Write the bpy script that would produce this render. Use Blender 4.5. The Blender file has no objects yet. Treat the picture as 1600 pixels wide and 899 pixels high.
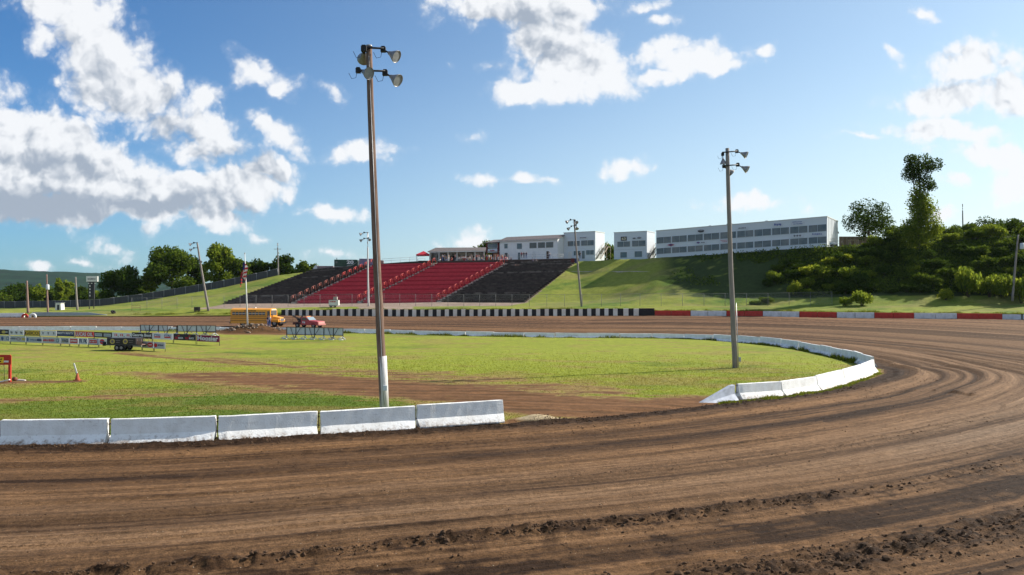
import bpy, bmesh, math, random
import numpy as np
from mathutils import Vector, Matrix

# ------------------------------------------------------------------ camera, sky, sun, exposure
SC = bpy.context.scene
COL = SC.collection
F = 1225.0; HZ = 460.0; CH = 5.0            # focal length in photo pixels, horizon row, eye height
SUN_AZ = math.radians(67); SUN_EL = math.radians(34.5)

cam = bpy.data.cameras.new('camera'); camo = bpy.data.objects.new('camera', cam); COL.objects.link(camo)
cam.sensor_width = 36; cam.lens = 36 * F / 1600
cam.shift_y = (HZ - 449.5) / 1600
cam.clip_start = 0.1; cam.clip_end = 20000
camo.location = (0, 0, CH); camo.rotation_euler = (math.radians(90), 0, 0)
SC.camera = camo

SC.view_settings.view_transform = 'Standard'; SC.view_settings.look = 'None'
SC.view_settings.exposure = 0.62; SC.view_settings.gamma = 1; SC.view_settings.use_curve_mapping = False
SC.cycles.max_bounces = 6; SC.cycles.transparent_max_bounces = 24
SC.cycles.diffuse_bounces = 3; SC.cycles.transmission_bounces = 3; SC.cycles.volume_bounces = 0

sl = bpy.data.lights.new('sun', 'SUN'); so = bpy.data.objects.new('sun', sl); COL.objects.link(so)
sl.energy = 5.0; sl.angle = math.radians(0.53); sl.color = (1.0, 0.93, 0.82)
sdir = Vector((math.sin(SUN_AZ) * math.cos(SUN_EL), math.cos(SUN_AZ) * math.cos(SUN_EL), math.sin(SUN_EL)))
so.rotation_euler = sdir.to_track_quat('Z', 'Y').to_euler()

def build_world():
    W = bpy.data.worlds.new('World'); SC.world = W; W.use_nodes = True
    nt = W.node_tree; N = nt.nodes; L = nt.links; N.clear()
    out = N.new('ShaderNodeOutputWorld'); bg = N.new('ShaderNodeBackground'); bg.inputs[1].default_value = 0.098
    L.new(bg.outputs[0], out.inputs[0])
    sky = N.new('ShaderNodeTexSky'); sky.sky_type = 'NISHITA'; sky.sun_disc = False
    sky.sun_elevation = SUN_EL; sky.sun_rotation = SUN_AZ
    sky.air_density = 1.0; sky.dust_density = 0.6; sky.ozone_density = 2.2; sky.altitude = 200
    def M(op, a, b=None, c=None, clamp=False):
        n = N.new('ShaderNodeMath'); n.operation = op; n.use_clamp = clamp
        for i, v in enumerate((a, b, c)):
            if v is None: continue
            if isinstance(v, (int, float)): n.inputs[i].default_value = v
            else: L.new(v, n.inputs[i])
        return n.outputs[0]
    tc = N.new('ShaderNodeTexCoord')
    sp = N.new('ShaderNodeSeparateXYZ'); L.new(tc.outputs['Generated'], sp.inputs[0])
    yy = M('MAXIMUM', sp.outputs[1], 0.02)
    u = M('DIVIDE', sp.outputs[0], yy); v = M('DIVIDE', sp.outputs[2], yy)
    cb = N.new('ShaderNodeCombineXYZ'); L.new(u, cb.inputs[0]); L.new(v, cb.inputs[1])
    def noise(vec, scale, detail, rough=0.55, col=False, off=0):
        mp = N.new('ShaderNodeMapping'); mp.inputs['Location'].default_value = (off, off * .7, off * .3)
        L.new(vec, mp.inputs[0])
        n = N.new('ShaderNodeTexNoise'); n.inputs['Scale'].default_value = scale
        n.inputs['Detail'].default_value = detail; n.inputs['Roughness'].default_value = rough
        L.new(mp.outputs[0], n.inputs['Vector'])
        return n.outputs['Color'] if col else n.outputs[0]
    def warp(vec, scale, amp, off):
        nc = noise(vec, scale, 5, .6, True, off)
        s = N.new('ShaderNodeVectorMath'); s.operation = 'SUBTRACT'; L.new(nc, s.inputs[0]); s.inputs[1].default_value = (.5, .5, .5)
        m = N.new('ShaderNodeVectorMath'); m.operation = 'SCALE'; L.new(s.outputs[0], m.inputs[0]); m.inputs[3].default_value = amp
        a = N.new('ShaderNodeVectorMath'); a.operation = 'ADD'; L.new(vec, a.inputs[0]); L.new(m.outputs[0], a.inputs[1])
        f = N.new('ShaderNodeVectorMath'); f.operation = 'MULTIPLY'; L.new(a.outputs[0], f.inputs[0]); f.inputs[1].default_value = (1, 1, 0)
        return f.outputs[0]
    pw = warp(cb.outputs[0], 9, 0.055, 3.1)
    def field(blobs, vec):
        cur = None
        for bi, (px, py, rx, ry, an, st) in enumerate(blobs):
            if bi and bi % 8 == 0:      # keeps the node program short of registers
                va = N.new('ShaderNodeVectorMath'); va.operation = 'ADD'; L.new(vec, va.inputs[0])
                L.new(M('MULTIPLY', cur, 1e-7), va.inputs[1]); vec = va.outputs[0]
            mp = N.new('ShaderNodeMapping'); mp.vector_type = 'TEXTURE'
            mp.inputs['Location'].default_value = ((px - 800) / F, (HZ - py) / F, 0)
            mp.inputs['Rotation'].default_value = (0, 0, math.radians(-an))
            mp.inputs['Scale'].default_value = (rx / F, ry / F, 1)
            L.new(vec, mp.inputs[0])
            ln = N.new('ShaderNodeVectorMath'); ln.operation = 'LENGTH'; L.new(mp.outputs[0], ln.inputs[0])
            val = M('MULTIPLY_ADD', ln.outputs['Value'], -st, st)
            cur = val if cur is None else M('MAXIMUM', cur, val)
        return cur
    # (px, py, rx, ry, clockwise angle, density) given as directions in the sky
    big = [(95,15,120,55,12,1.25),(165,75,125,62,30,1.25),(205,140,120,75,15,1.2),(245,185,80,50,30,.8),(320,150,55,28,35,.75),(335,215,95,48,25,.85),
           (425,268,62,26,10,.8),(455,222,70,20,32,.55),(250,185,60,35,0,.9),(300,235,85,40,25,.7),(380,285,95,36,8,.9),(210,150,110,60,20,.9),(90,60,70,40,20,.8),(330,345,70,24,0,.7),(100,240,150,60,8,1.0),
           (50,218,135,56,8,1.45),(140,268,175,64,12,1.5),(10,275,140,72,0,1.5),(265,302,175,42,3,1.4),(350,294,105,34,0,1.2),(140,322,270,34,0,1.35),(305,335,90,30,0,.7),
           (170,378,60,24,25,.6),(225,357,26,24,0,.55),(60,410,40,16,10,.5),(125,405,60,15,15,.45),
           (402,110,58,36,38,.85),(440,140,42,26,25,.75),(518,147,38,18,25,.6),(572,242,68,26,-4,.8),(522,332,64,22,8,.8),(405,370,25,12,0,.5),
           (800,5,190,45,0,1),(870,60,120,62,20,1),(890,108,130,55,-5,1),(830,140,85,32,5,.9),(940,128,75,38,-10,.85),(770,100,40,14,0,.5),
           (1000,18,48,18,-10,.7),(1015,35,40,14,10,.6),(1085,92,110,30,0,.85),(1135,100,55,18,-10,.7),(1030,118,60,12,-5,.6),(1188,80,24,14,0,.6),(1045,75,60,18,0,.6),
           (1525,95,125,42,-5,.95),(1480,150,110,34,-5,.9),(1570,140,100,45,0,.95),(1470,205,130,26,2,.9),(1345,212,60,10,0,.6),(1555,245,110,30,5,.85),(1590,290,80,55,0,.8),(1440,20,42,16,15,.6),(1390,85,24,12,0,.4),
           (1190,325,110,22,0,.8),(972,265,46,18,-10,.6),(762,277,46,12,5,.6),(820,280,40,10,5,.45),(732,374,40,20,0,.6),(680,370,34,14,25,.55),(520,402,70,14,0,.65),(735,215,30,10,0,.35),(700,100,26,8,10,.4),
           (1500,282,50,16,0,.5),(1470,330,50,22,0,.6),
           (-200,150,250,80,0,1),(-350,320,300,60,0,1),(1850,150,220,70,0,1),(2100,280,250,60,0,1),(1900,-200,400,150,0,1),(400,-350,400,160,0,1),(1100,-500,350,140,0,.9)]
    fb = field(big, pw)
    n1 = noise(cb.outputs[0], 7, 9, .6, off=1.3)
    n1 = M('SUBTRACT', n1, .5)
    n2 = M('SUBTRACT', noise(cb.outputs[0], 30, 6, .62, off=7.7), .5)
    n3 = M('SUBTRACT', noise(cb.outputs[0], 85, 5, .6, off=2.9), .5)
    def puff(scale, det, dx=0, dy=0):     # billowing lobes, like the top of a cumulus
        mp = N.new('ShaderNodeMapping'); mp.inputs['Location'].default_value = (dx + 3.3, dy + 1.7, 0); L.new(pw, mp.inputs[0])
        vo = N.new('ShaderNodeTexVoronoi'); vo.feature = 'SMOOTH_F1'; vo.voronoi_dimensions = '2D'; vo.inputs['Scale'].default_value = scale
        vo.inputs['Detail'].default_value = det; vo.inputs['Roughness'].default_value = .55; vo.inputs['Smoothness'].default_value = .45; L.new(mp.outputs[0], vo.inputs['Vector'])
        return vo.outputs['Distance']
    pf = M('SUBTRACT', .78, puff(20, 3.0))
    f1 = M('ADD', M('ADD', M('MULTIPLY_ADD', n1, .95, fb), M('MULTIPLY', n2, .5)), M('ADD', M('MULTIPLY', n3, .22), M('MULTIPLY', pf, .55)))
    mr = N.new('ShaderNodeMapRange'); mr.interpolation_type = 'SMOOTHSTEP'; L.new(f1, mr.inputs[0])
    mr.inputs[1].default_value = .06; mr.inputs[2].default_value = .50
    ms = N.new('ShaderNodeMapRange'); ms.interpolation_type = 'SMOOTHSTEP'; L.new(f1, ms.inputs[0])
    ms.inputs[1].default_value = -.08; ms.inputs[2].default_value = .36; ms.inputs[4].default_value = .16
    alpha = M('MAXIMUM', mr.outputs[0], ms.outputs[0])
    grey = [(40,318,250,42,2,1.7),(230,322,220,30,2,1.2),(60,250,150,40,8,.7),(165,130,120,55,30,.55),(240,190,90,50,20,.55),(360,260,90,40,10,.5),(800,35,110,50,15,.75),(850,70,80,40,0,.45),
            (1530,120,80,30,0,.2),(150,280,120,26,8,.6)]
    fg = field(grey, pw)
    def shifted(scale, det, off, dx, dy):
        mp = N.new('ShaderNodeMapping'); mp.inputs['Location'].default_value = (dx, dy, 0); L.new(pw, mp.inputs[0]); return noise(mp.outputs[0], scale, det, .6, off=off)
    rel = M('ADD', M('MULTIPLY', M('SUBTRACT', puff(20, 3.0), puff(20, 3.0, .008, .010)), 1.0), M('MULTIPLY', M('SUBTRACT', shifted(16, 6, 5.5, .013, .011), shifted(16, 6, 5.5, 0, 0)), .5))
    g = M('ADD', M('ADD', M('MULTIPLY_ADD', n1, 1.0, fg), M('MULTIPLY', n2, .25)), M('MULTIPLY', rel, 1.1))
    mg = N.new('ShaderNodeMapRange'); mg.interpolation_type = 'SMOOTHSTEP'; L.new(g, mg.inputs[0])
    mg.inputs[1].default_value = -.15; mg.inputs[2].default_value = 1.0
    cc = N.new('ShaderNodeMix'); cc.data_type = 'RGBA'; L.new(mg.outputs[0], cc.inputs[0])
    cc.inputs[6].default_value = (6.35, 6.45, 6.6, 1); cc.inputs[7].default_value = (2.6, 3.0, 3.6, 1)
    # pale veil near the horizon and to the right, where the sun stands
    hz = N.new('ShaderNodeMapRange'); hz.interpolation_type = 'SMOOTHSTEP'; L.new(v, hz.inputs[0])
    hz.inputs[1].default_value = .36; hz.inputs[2].default_value = 0.0
    vr = N.new('ShaderNodeMapRange'); vr.interpolation_type = 'SMOOTHSTEP'; L.new(u, vr.inputs[0])
    vr.inputs[1].default_value = -.75; vr.inputs[2].default_value = .7
    tint = N.new('ShaderNodeMix'); tint.data_type = 'RGBA'; tint.blend_type = 'MULTIPLY'; tint.inputs[0].default_value = 1
    tl = N.new('ShaderNodeMix'); tl.data_type = 'RGBA'; L.new(vr.outputs[0], tl.inputs[0]); tl.inputs[6].default_value = (.285, .60, .88, 1); tl.inputs[7].default_value = (1.03, 1.05, .97, 1)
    L.new(sky.outputs[0], tint.inputs[6]); L.new(tl.outputs[2], tint.inputs[7])
    veil = N.new('ShaderNodeMix'); veil.data_type = 'RGBA'
    L.new(M('MULTIPLY', M('MULTIPLY_ADD', hz.outputs[0], .55, .12), M('MULTIPLY_ADD', vr.outputs[0], .85, .15)), veil.inputs[0])
    L.new(tint.outputs[2], veil.inputs[6]); veil.inputs[7].default_value = (4.9, 5.7, 6.2, 1)
    mx = N.new('ShaderNodeMix'); mx.data_type = 'RGBA'
    up = N.new('ShaderNodeMapRange'); L.new(sp.outputs[1], up.inputs[0]); up.inputs[1].default_value = 0.02; up.inputs[2].default_value = .15
    # the half of the sky behind the viewer: unseen cloud added for whiter fill
    bk = N.new('ShaderNodeMapRange'); L.new(noise(tc.outputs['Generated'], 2.6, 6, .6, off=4.2), bk.inputs[0]); bk.inputs[1].default_value = .44; bk.inputs[2].default_value = .62
    ub = N.new('ShaderNodeMapRange'); L.new(sp.outputs[1], ub.inputs[0]); ub.inputs[1].default_value = .1; ub.inputs[2].default_value = -.1
    L.new(M('ADD', M('MULTIPLY', M('MULTIPLY', alpha, .96), up.outputs[0]), M('MULTIPLY', M('MULTIPLY', bk.outputs[0], ub.outputs[0]), .85)), mx.inputs[0])
    L.new(veil.outputs[2], mx.inputs[6]); L.new(cc.outputs[2], mx.inputs[7])
    L.new(mx.outputs[2], bg.inputs[0])
    W.cycles.sampling_method = 'MANUAL'; W.cycles.sample_map_resolution = 512
build_world()

# ------------------------------------------------------------------ helpers
R = random.Random(11)
NR = np.random.RandomState(5)
def P(px, py, Y): return Vector(((px - 800) / F * Y, Y, CH + (HZ - py) / F * Y))
def G(px, py, z=0.0):
    Y = F * (CH - z) / (py - HZ); return Vector(((px - 800) / F * Y, Y, z))

def vn(x, y, seed=0):
    xi = np.floor(x).astype(np.int64); yi = np.floor(y).astype(np.int64)
    fx = x - xi; fy = y - yi; fx = fx * fx * (3 - 2 * fx); fy = fy * fy * (3 - 2 * fy)
    def h(a, b):
        n = (a * 374761393 + b * 668265263 + seed * 974634777) & 0xffffffff
        n = ((n ^ (n >> 13)) * 1274126177) & 0xffffffff
        return ((n ^ (n >> 16)) & 0xffff) / 65535.0
    return (h(xi, yi) * (1 - fx) + h(xi + 1, yi) * fx) * (1 - fy) + (h(xi, yi + 1) * (1 - fx) + h(xi + 1, yi + 1) * fx) * fy
def fbm(x, y, o=4, seed=0, gain=.5):
    s = 0; a = 1; t = 0
    for i in range(o):
        s = s + a * vn(x * 2 ** i, y * 2 ** i, seed + i * 17); t += a; a *= gain
    return s / t
def sstep(a, b, x):
    t = np.clip((x - a) / (b - a), 0, 1); return t * t * (3 - 2 * t)

def mat(name, col, rough=.8, var=.25, scale=6, bump=.0, bscale=30, metal=0, spec=.3, col2=None, stretch=None, thr=(.35, .65)):
    m = bpy.data.materials.get(name)
    if m: return m
    m = bpy.data.materials.new(name); m.use_nodes = True
    nt = m.node_tree; N = nt.nodes; L = nt.links; b = N['Principled BSDF']
    b.inputs['Roughness'].default_value = rough; b.inputs['Metallic'].default_value = metal
    b.inputs['Specular IOR Level'].default_value = spec
    tc = N.new('ShaderNodeTexCoord'); mp = N.new('ShaderNodeMapping'); L.new(tc.outputs['Object'], mp.inputs[0])
    if stretch: mp.inputs['Scale'].default_value = stretch
    n = N.new('ShaderNodeTexNoise'); n.inputs['Scale'].default_value = scale; n.inputs['Detail'].default_value = 6; n.inputs['Roughness'].default_value = .65
    L.new(mp.outputs[0], n.inputs['Vector'])
    mr = N.new('ShaderNodeMapRange'); L.new(n.outputs[0], mr.inputs[0]); mr.inputs[1].default_value = thr[0]; mr.inputs[2].default_value = thr[1]
    mx = N.new('ShaderNodeMix'); mx.data_type = 'RGBA'; L.new(mr.outputs[0], mx.inputs[0])
    mx.inputs[6].default_value = (*col, 1)
    c2 = col2 if col2 else tuple(c * (1 - var) for c in col)
    mx.inputs[7].default_value = (*c2, 1)
    L.new(mx.outputs[2], b.inputs['Base Color'])
    if bump:
        n2 = N.new('ShaderNodeTexNoise'); n2.inputs['Scale'].default_value = bscale; n2.inputs['Detail'].default_value = 5
        L.new(mp.outputs[0], n2.inputs['Vector'])
        bp = N.new('ShaderNodeBump'); bp.inputs['Strength'].default_value = bump; bp.inputs['Distance'].default_value = .03
        L.new(n2.outputs[0], bp.inputs['Height']); L.new(bp.outputs[0], b.inputs['Normal'])
    return m

class MB:
    def __init__(s): s.v = []; s.f = []; s.m = []; s.sm = []
    def add(s, vs, fs, mi=0, smooth=False):
        o = len(s.v); s.v += [tuple(v) for v in vs]; s.f += [tuple(i + o for i in f) for f in fs]
        s.m += [mi] * len(fs); s.sm += [smooth] * len(fs); return s
    def box(s, c, d, rz=0, mi=0, M=None):
        x, y, z = d[0] / 2, d[1] / 2, d[2] / 2
        vs = [Vector((a * x, b * y, e * z)) for e in (-1, 1) for b in (-1, 1) for a in (-1, 1)]
        if M is None: M = Matrix.Rotation(rz, 3, 'Z')
        vs = [M @ q + Vector(c) for q in vs]
        return s.add(vs, [(0, 2, 3, 1), (4, 5, 7, 6), (0, 1, 5, 4), (2, 6, 7, 3), (0, 4, 6, 2), (1, 3, 7, 5)], mi)
    def hexa(s, b4, t4, mi=0):            # bottom 4 counter-clockwise, top 4
        return s.add(list(b4) + list(t4), [(3, 2, 1, 0), (4, 5, 6, 7), (0, 1, 5, 4), (1, 2, 6, 5), (2, 3, 7, 6), (3, 0, 4, 7)], mi)
    def tube(s, a, b, r0, r1=None, n=8, mi=0, cap=True, smooth=True):
        a = Vector(a); b = Vector(b); r1 = r0 if r1 is None else r1
        q = (b - a).to_track_quat('Z', 'Y'); vs = []
        for p, r in ((a, r0), (b, r1)):
            for i in range(n):
                t = 2 * math.pi * i / n; vs.append(p + q @ Vector((r * math.cos(t), r * math.sin(t), 0)))
        s.add(vs, [(i, (i + 1) % n, n + (i + 1) % n, n + i) for i in range(n)], mi, smooth)
        if cap:
            o = len(s.v) - 2 * n
            s.f += [tuple(o + i for i in reversed(range(n))), tuple(o + n + i for i in range(n))]; s.m += [mi] * 2; s.sm += [False] * 2
        return s
    def path(s, pts, rs, n=8, mi=0, smooth=True):
        pts = [Vector(p) for p in pts]; o = len(s.v); k = len(pts)
        for i, p in enumerate(pts):
            d = (pts[min(i + 1, k - 1)] - pts[max(i - 1, 0)]); q = d.to_track_quat('Z', 'Y')
            for j in range(n):
                t = 2 * math.pi * j / n; s.v.append(tuple(p + q @ Vector((rs[i] * math.cos(t), rs[i] * math.sin(t), 0))))
        for i in range(k - 1):
            for j in range(n):
                s.f.append((o + i * n + j, o + i * n + (j + 1) % n, o + (i + 1) * n + (j + 1) % n, o + (i + 1) * n + j)); s.m.append(mi); s.sm.append(smooth)
        s.f.append(tuple(o + j for j in reversed(range(n)))); s.m.append(mi); s.sm.append(False)
        s.f.append(tuple(o + (k - 1) * n + j for j in range(n))); s.m.append(mi); s.sm.append(False)
        return s
    def lathe(s, prof, o=(0, 0, 0), d=(0, 0, 1), n=16, mi=0, smooth=True):   # prof: (radius, height)
        q = Vector(d).to_track_quat('Z', 'Y'); o = Vector(o); b = len(s.v)
        for r, h in prof:
            for i in range(n):
                t = 2 * math.pi * i / n; s.v.append(tuple(o + q @ Vector((r * math.cos(t), r * math.sin(t), h))))
        for k in range(len(prof) - 1):
            for i in range(n):
                s.f.append((b + k * n + i, b + k * n + (i + 1) % n, b + (k + 1) * n + (i + 1) % n, b + (k + 1) * n + i)); s.m.append(mi); s.sm.append(smooth)
        return s
    def ball(s, c, r, n=8, mi=0):
        rr = r if isinstance(r, (tuple, list)) else (r, r, r); b = len(s.v); m = n // 2 + 1
        for k in range(m + 1):
            ph = math.pi * k / m
            for i in range(n):
                t = 2 * math.pi * i / n
                s.v.append((c[0] + rr[0] * math.sin(ph) * math.cos(t), c[1] + rr[1] * math.sin(ph) * math.sin(t), c[2] + rr[2] * math.cos(ph)))
        for k in range(m):
            for i in range(n):
                s.f.append((b + k * n + i, b + (k + 1) * n + i, b + (k + 1) * n + (i + 1) % n, b + k * n + (i + 1) % n)); s.m.append(mi); s.sm.append(True)
        return s
    def prism(s, poly, y0, y1, mi=0):     # poly in (x,z), extruded along y
        n = len(poly); vs = [(x, y0, z) for x, z in poly] + [(x, y1, z) for x, z in poly]
        fs = [tuple(range(n)), tuple(reversed(range(n, 2 * n)))] + [(i, n + i, n + (i + 1) % n, (i + 1) % n) for i in range(n)]
        return s.add(vs, fs, mi)
    def build(s, name, m, parent=None, loc=None, rz=0, bevel=0):
        me = bpy.data.meshes.new(name); me.from_pydata(s.v, [], s.f); me.update()
        ms = m if isinstance(m, (list, tuple)) else [m]
        for q in ms: me.materials.append(q)
        me.polygons.foreach_set('material_index', s.m); me.polygons.foreach_set('use_smooth', s.sm)
        o = bpy.data.objects.new(name, me); COL.objects.link(o)
        if parent is not None: o.parent = parent
        if loc is not None: o.location = loc
        if rz: o.rotation_euler = (0, 0, rz)
        if bevel:
            b = o.modifiers.new('bevel', 'BEVEL'); b.width = bevel; b.segments = 2; b.limit_method = 'ANGLE'
        return o

def tag(o, label=None, cat=None, group=None, kind=None):
    if label: o['label'] = label
    if cat: o['category'] = cat
    if group: o['group'] = group
    if kind: o['kind'] = kind
    return o
def thing(name, label, cat, loc=(0, 0, 0), rz=0, group=None):
    o = bpy.data.objects.new(name, None); COL.objects.link(o); o.location = loc; o.rotation_euler = (0, 0, rz)
    o.empty_display_size = .3
    return tag(o, label, cat, group)
def dup(o, loc, rz=0, label=None, scale=None, group=None):
    def cp(a, par):
        c = a.copy(); COL.objects.link(c)
        if par is not None: c.parent = par
        for k in list(a.children): cp(k, c)
        return c
    r = cp(o, None); r.location = loc; r.rotation_euler = (0, 0, rz)
    if label: r['label'] = label
    if group: r['group'] = group
    if scale: r.scale = (scale,) * 3 if isinstance(scale, (int, float)) else scale
    return r
def npmesh(name, v, f, m, smooth=True, parent=None):     # v Nx3, f Mx4 (or Mx3) numpy
    me = bpy.data.meshes.new(name); k = f.shape[1]
    me.vertices.add(len(v)); me.vertices.foreach_set('co', np.ascontiguousarray(v, dtype=np.float32).ravel())
    me.loops.add(f.size); me.loops.foreach_set('vertex_index', f.ravel().astype(np.int32))
    me.polygons.add(len(f)); me.polygons.foreach_set('loop_start', (np.arange(len(f)) * k).astype(np.int32))
    me.polygons.foreach_set('use_smooth', np.full(len(f), smooth))
    me.update(calc_edges=True); me.validate()
    ms = m if isinstance(m, (list, tuple)) else [m]
    for q in ms: me.materials.append(q)
    o = bpy.data.objects.new(name, me); COL.objects.link(o)
    if parent is not None: o.parent = parent
    return o
def text_mb(body, size, w=None, h=None):
    """lettering as mesh data centred on the origin in the XZ plane, facing -Y"""
    cu = bpy.data.curves.new('t', 'FONT'); cu.body = body; cu.size = size; cu.align_x = 'CENTER'; cu.align_y = 'CENTER'; cu.resolution_u = 2; cu.offset = size * .035
    o = bpy.data.objects.new('t', cu); COL.objects.link(o)
    bpy.context.view_layer.update()
    me = bpy.data.meshes.new_from_object(o.evaluated_get(bpy.context.evaluated_depsgraph_get()))
    vs = [Vector((v.co.x, 0, v.co.y)) for v in me.vertices]; fs = [tuple(p.vertices) for p in me.polygons]
    bpy.data.objects.remove(o); bpy.data.curves.remove(cu); bpy.data.meshes.remove(me)
    xs = [v.x for v in vs]; zs = [v.z for v in vs]
    cx, cz = (min(xs) + max(xs)) / 2, (min(zs) + max(zs)) / 2; dx = max(xs) - min(xs); dz = max(zs) - min(zs)
    sx = w / dx if w else 1; sz = h / dz if h else (sx if w else 1)
    return [Vector(((v.x - cx) * sx, 0, (v.z - cz) * sz)) for v in vs], fs
def put_text(mb, body, c, w, h, mi=0, y=-.012):
    if body[0] == '~':                       # writing too small to read in the photo: a row of letter-sized strokes
        n = int(body[1:] or 7); q = random.Random(n * 7 + int(w * 100)); st = w / n
        for i in range(n):
            x0 = c[0] - w / 2 + i * st; x1 = x0 + st * q.uniform(.55, .85); za = c[2] - h / 2 + h * q.uniform(0, .15); zb = c[2] + h / 2 - h * q.uniform(0, .25)
            mb.add([(x0, c[1] + y, za), (x1, c[1] + y, za), (x1, c[1] + y, zb), (x0, c[1] + y, zb)], [(0, 1, 2, 3)], mi)
        return
    vs, fs = text_mb(body, 1, w, h); mb.add([v + Vector((c[0], c[1] + y, c[2])) for v in vs], fs, mi)
# ------------------------------------------------------------------ ground curves
def catmull(pts, n=12):
    pts = [np.array(p, float) for p in pts]; out = []
    for i in range(len(pts) - 1):
        p0 = pts[max(i - 1, 0)]; p1 = pts[i]; p2 = pts[i + 1]; p3 = pts[min(i + 2, len(pts) - 1)]
        for k in range(n):
            t = k / n
            out.append(.5 * ((2 * p1) + (-p0 + p2) * t + (2 * p0 - 5 * p1 + 4 * p2 - p3) * t * t + (-p0 + 3 * p1 - 3 * p2 + p3) * t ** 3))
    out.append(pts[-1]); return np.array(out)
# far inner wall, seen from the infield: (px, ground row)
_far = [(1374, 578), (1364, 572), (1343, 568), (1290, 555), (1240, 545), (1191, 539), (1124, 533), (1060, 530), (1000, 529), (870, 528), (745, 526), (667, 524), (601, 522), (540, 521), (420, 519), (340, 517.5), (219, 516.5), (0, 516), (-400, 515.5), (-900, 515)]
_near = [(-140, 27), (-60, 26), (-30, 25.9), (-17, 26), (-13.6, 26.2), (-10.2, 26.8), (-7, 27.9), (-3.6, 29), (-.3, 30.2), (4, 32.2), (9, 35.4), (12.8, 38.2), (15.9, 40.6), (18.9, 43.7), (21.8, 47), (23.7, 49.9)]
_farp = [tuple(G(a, b)[:2]) for a, b in _far]
_farp[0] = (24.5, 52.2); _farp[1] = (24.3, 54.6)
INNER = catmull(_near + _farp, 10)
_outp = [(-140, 1), (-40, 1), (0, 1.5), (20, 5), (42, 14), (68, 34), (86, 60), (94, 85), (92, 104), (86.5, 117)] + \
        [((a - 800) / F * y, y) for a, y in [(1570, 124), (1450, 127), (1330, 130), (1180, 136), (1023, 140), (900, 143), (650, 146), (445, 149.5), (340, 150), (0, 149), (-400, 148), (-900, 147)]]
OUTER = catmull(_outp, 8)
OUTZ_PX = [-900, 0, 340, 445, 650, 900, 1023, 1180, 1330, 1570, 1900]
OUTZ = [.7, .74, .75, 1.0, .86, 1.05, 1.18, 1.18, 1.07, 1.02, .9]

def nearest(pts, poly):
    """distance and arc length to polyline, chunked"""
    a = poly[:-1]; b = poly[1:]; d = b - a; ll = np.maximum((d ** 2).sum(1), 1e-9); L = np.sqrt(ll); cs = np.concatenate([[0], np.cumsum(L)[:-1]])
    D = np.empty(len(pts)); S = np.empty(len(pts))
    for i in range(0, len(pts), 20000):
        p = pts[i:i + 20000]
        t = np.clip(((p[:, None, 0] - a[None, :, 0]) * d[None, :, 0] + (p[:, None, 1] - a[None, :, 1]) * d[None, :, 1]) / ll, 0, 1)
        q = (p[:, None, 0] - a[None, :, 0] - t * d[None, :, 0]) ** 2 + (p[:, None, 1] - a[None, :, 1] - t * d[None, :, 1]) ** 2
        k = q.argmin(1); r = np.arange(len(p)); D[i:i + 20000] = np.sqrt(q[r, k]); S[i:i + 20000] = cs[k] + t[r, k] * L[k]
    return D, S
def inside(pts, poly):
    x, y = pts[:, 0], pts[:, 1]; c = np.zeros(len(pts), bool); n = len(poly)
    for i in range(n):
        x1, y1 = poly[i]; x2, y2 = poly[(i + 1) % n]
        if y1 == y2: continue
        m = ((y1 > y) != (y2 > y)) & (x < (x2 - x1) * (y - y1) / (y2 - y1) + x1); c ^= m
    return c

def dirt_mask(x, y):
    """bare soil worn into the infield (world metres)"""
    segs = [((1120, 640), (960, 640), 3.2, 2.6, 1.2), ((960, 640), (850, 634), 3.0, 2.6, 1.2), ((850, 632), (700, 616), 2.6, 2.6, 1.1), ((700, 616), (560, 604), 2.6, 3.2, 1.1), ((560, 604), (430, 594), 3.0, 3.0, 1.0),
            ((430, 594), (300, 588), 2.8, 2.2, .85), ((300, 588), (190, 585), 1.8, 1.0, .75),
            ((900, 612), (640, 590), 2.6, 2.6, .62), ((640, 590), (400, 572), 2.4, 1.2, .52), ((400, 572), (190, 552), .9, .5, .66), ((330, 566), (180, 553), .35, .3, .8),
            ((520, 584), (330, 560), .5, .4, .7), ((0, 600), (125, 598), .55, .4, .95), ((-100, 604), (0, 600), .8, .55, .95), ((0, 628), (330, 618), 1.0, .8, .58), ((330, 618), (520, 606), .8, 1.2, .6),
            ((60, 566), (360, 562), 1.6, 1.4, .42), ((200, 552), (300, 549), 2.2, 1.5, .4), ((380, 522), (480, 523), 2.6, 3.0, 1.0)]
    m = np.zeros_like(x)
    for (a, b, w0, w1, st) in segs:
        A = np.array(G(*a)[:2]); B = np.array(G(*b)[:2]); d = B - A; t = np.clip(((x - A[0]) * d[0] + (y - A[1]) * d[1]) / (d @ d), 0, 1)
        q = np.hypot(x - A[0] - t * d[0], y - A[1] - t * d[1]); w = w0 + (w1 - w0) * t
        m = np.maximum(m, st * np.clip(1.5 - q / w * .8, 0, 1))
    return m

def rut_height(w, s):
    ww = w + .35 * (vn(s * .05, w * 0 + 1.3, 3) - .5) + .12 * (vn(s * .2, w * .3, 4) - .5)
    deep = 1 + 2.4 * np.exp(-((s - S_TIP) / 26) ** 2) * np.exp(-((w - 7) / 6.5) ** 2)
    r1 = 1 - np.abs(2 * vn(ww * 1.5, s * .03, 9) - 1); r2 = 1 - np.abs(2 * vn(ww * 3.3, s * .05, 10) - 1)
    h = (vn(ww * 1.05, s * .018, 5) - .5) * .085 * deep + (vn(ww * 2.6, s * .04, 6) - .5) * .055 * deep + (vn(ww * 6.5, s * .09, 7) - .5) * .034 + (vn(ww * 15, s * .25, 8) - .5) * .016
    h += (r1 ** 4) * .045 * deep * (vn(s * .07, ww * .5, 11) > .35) + (r2 ** 5) * .022
    return h

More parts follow.
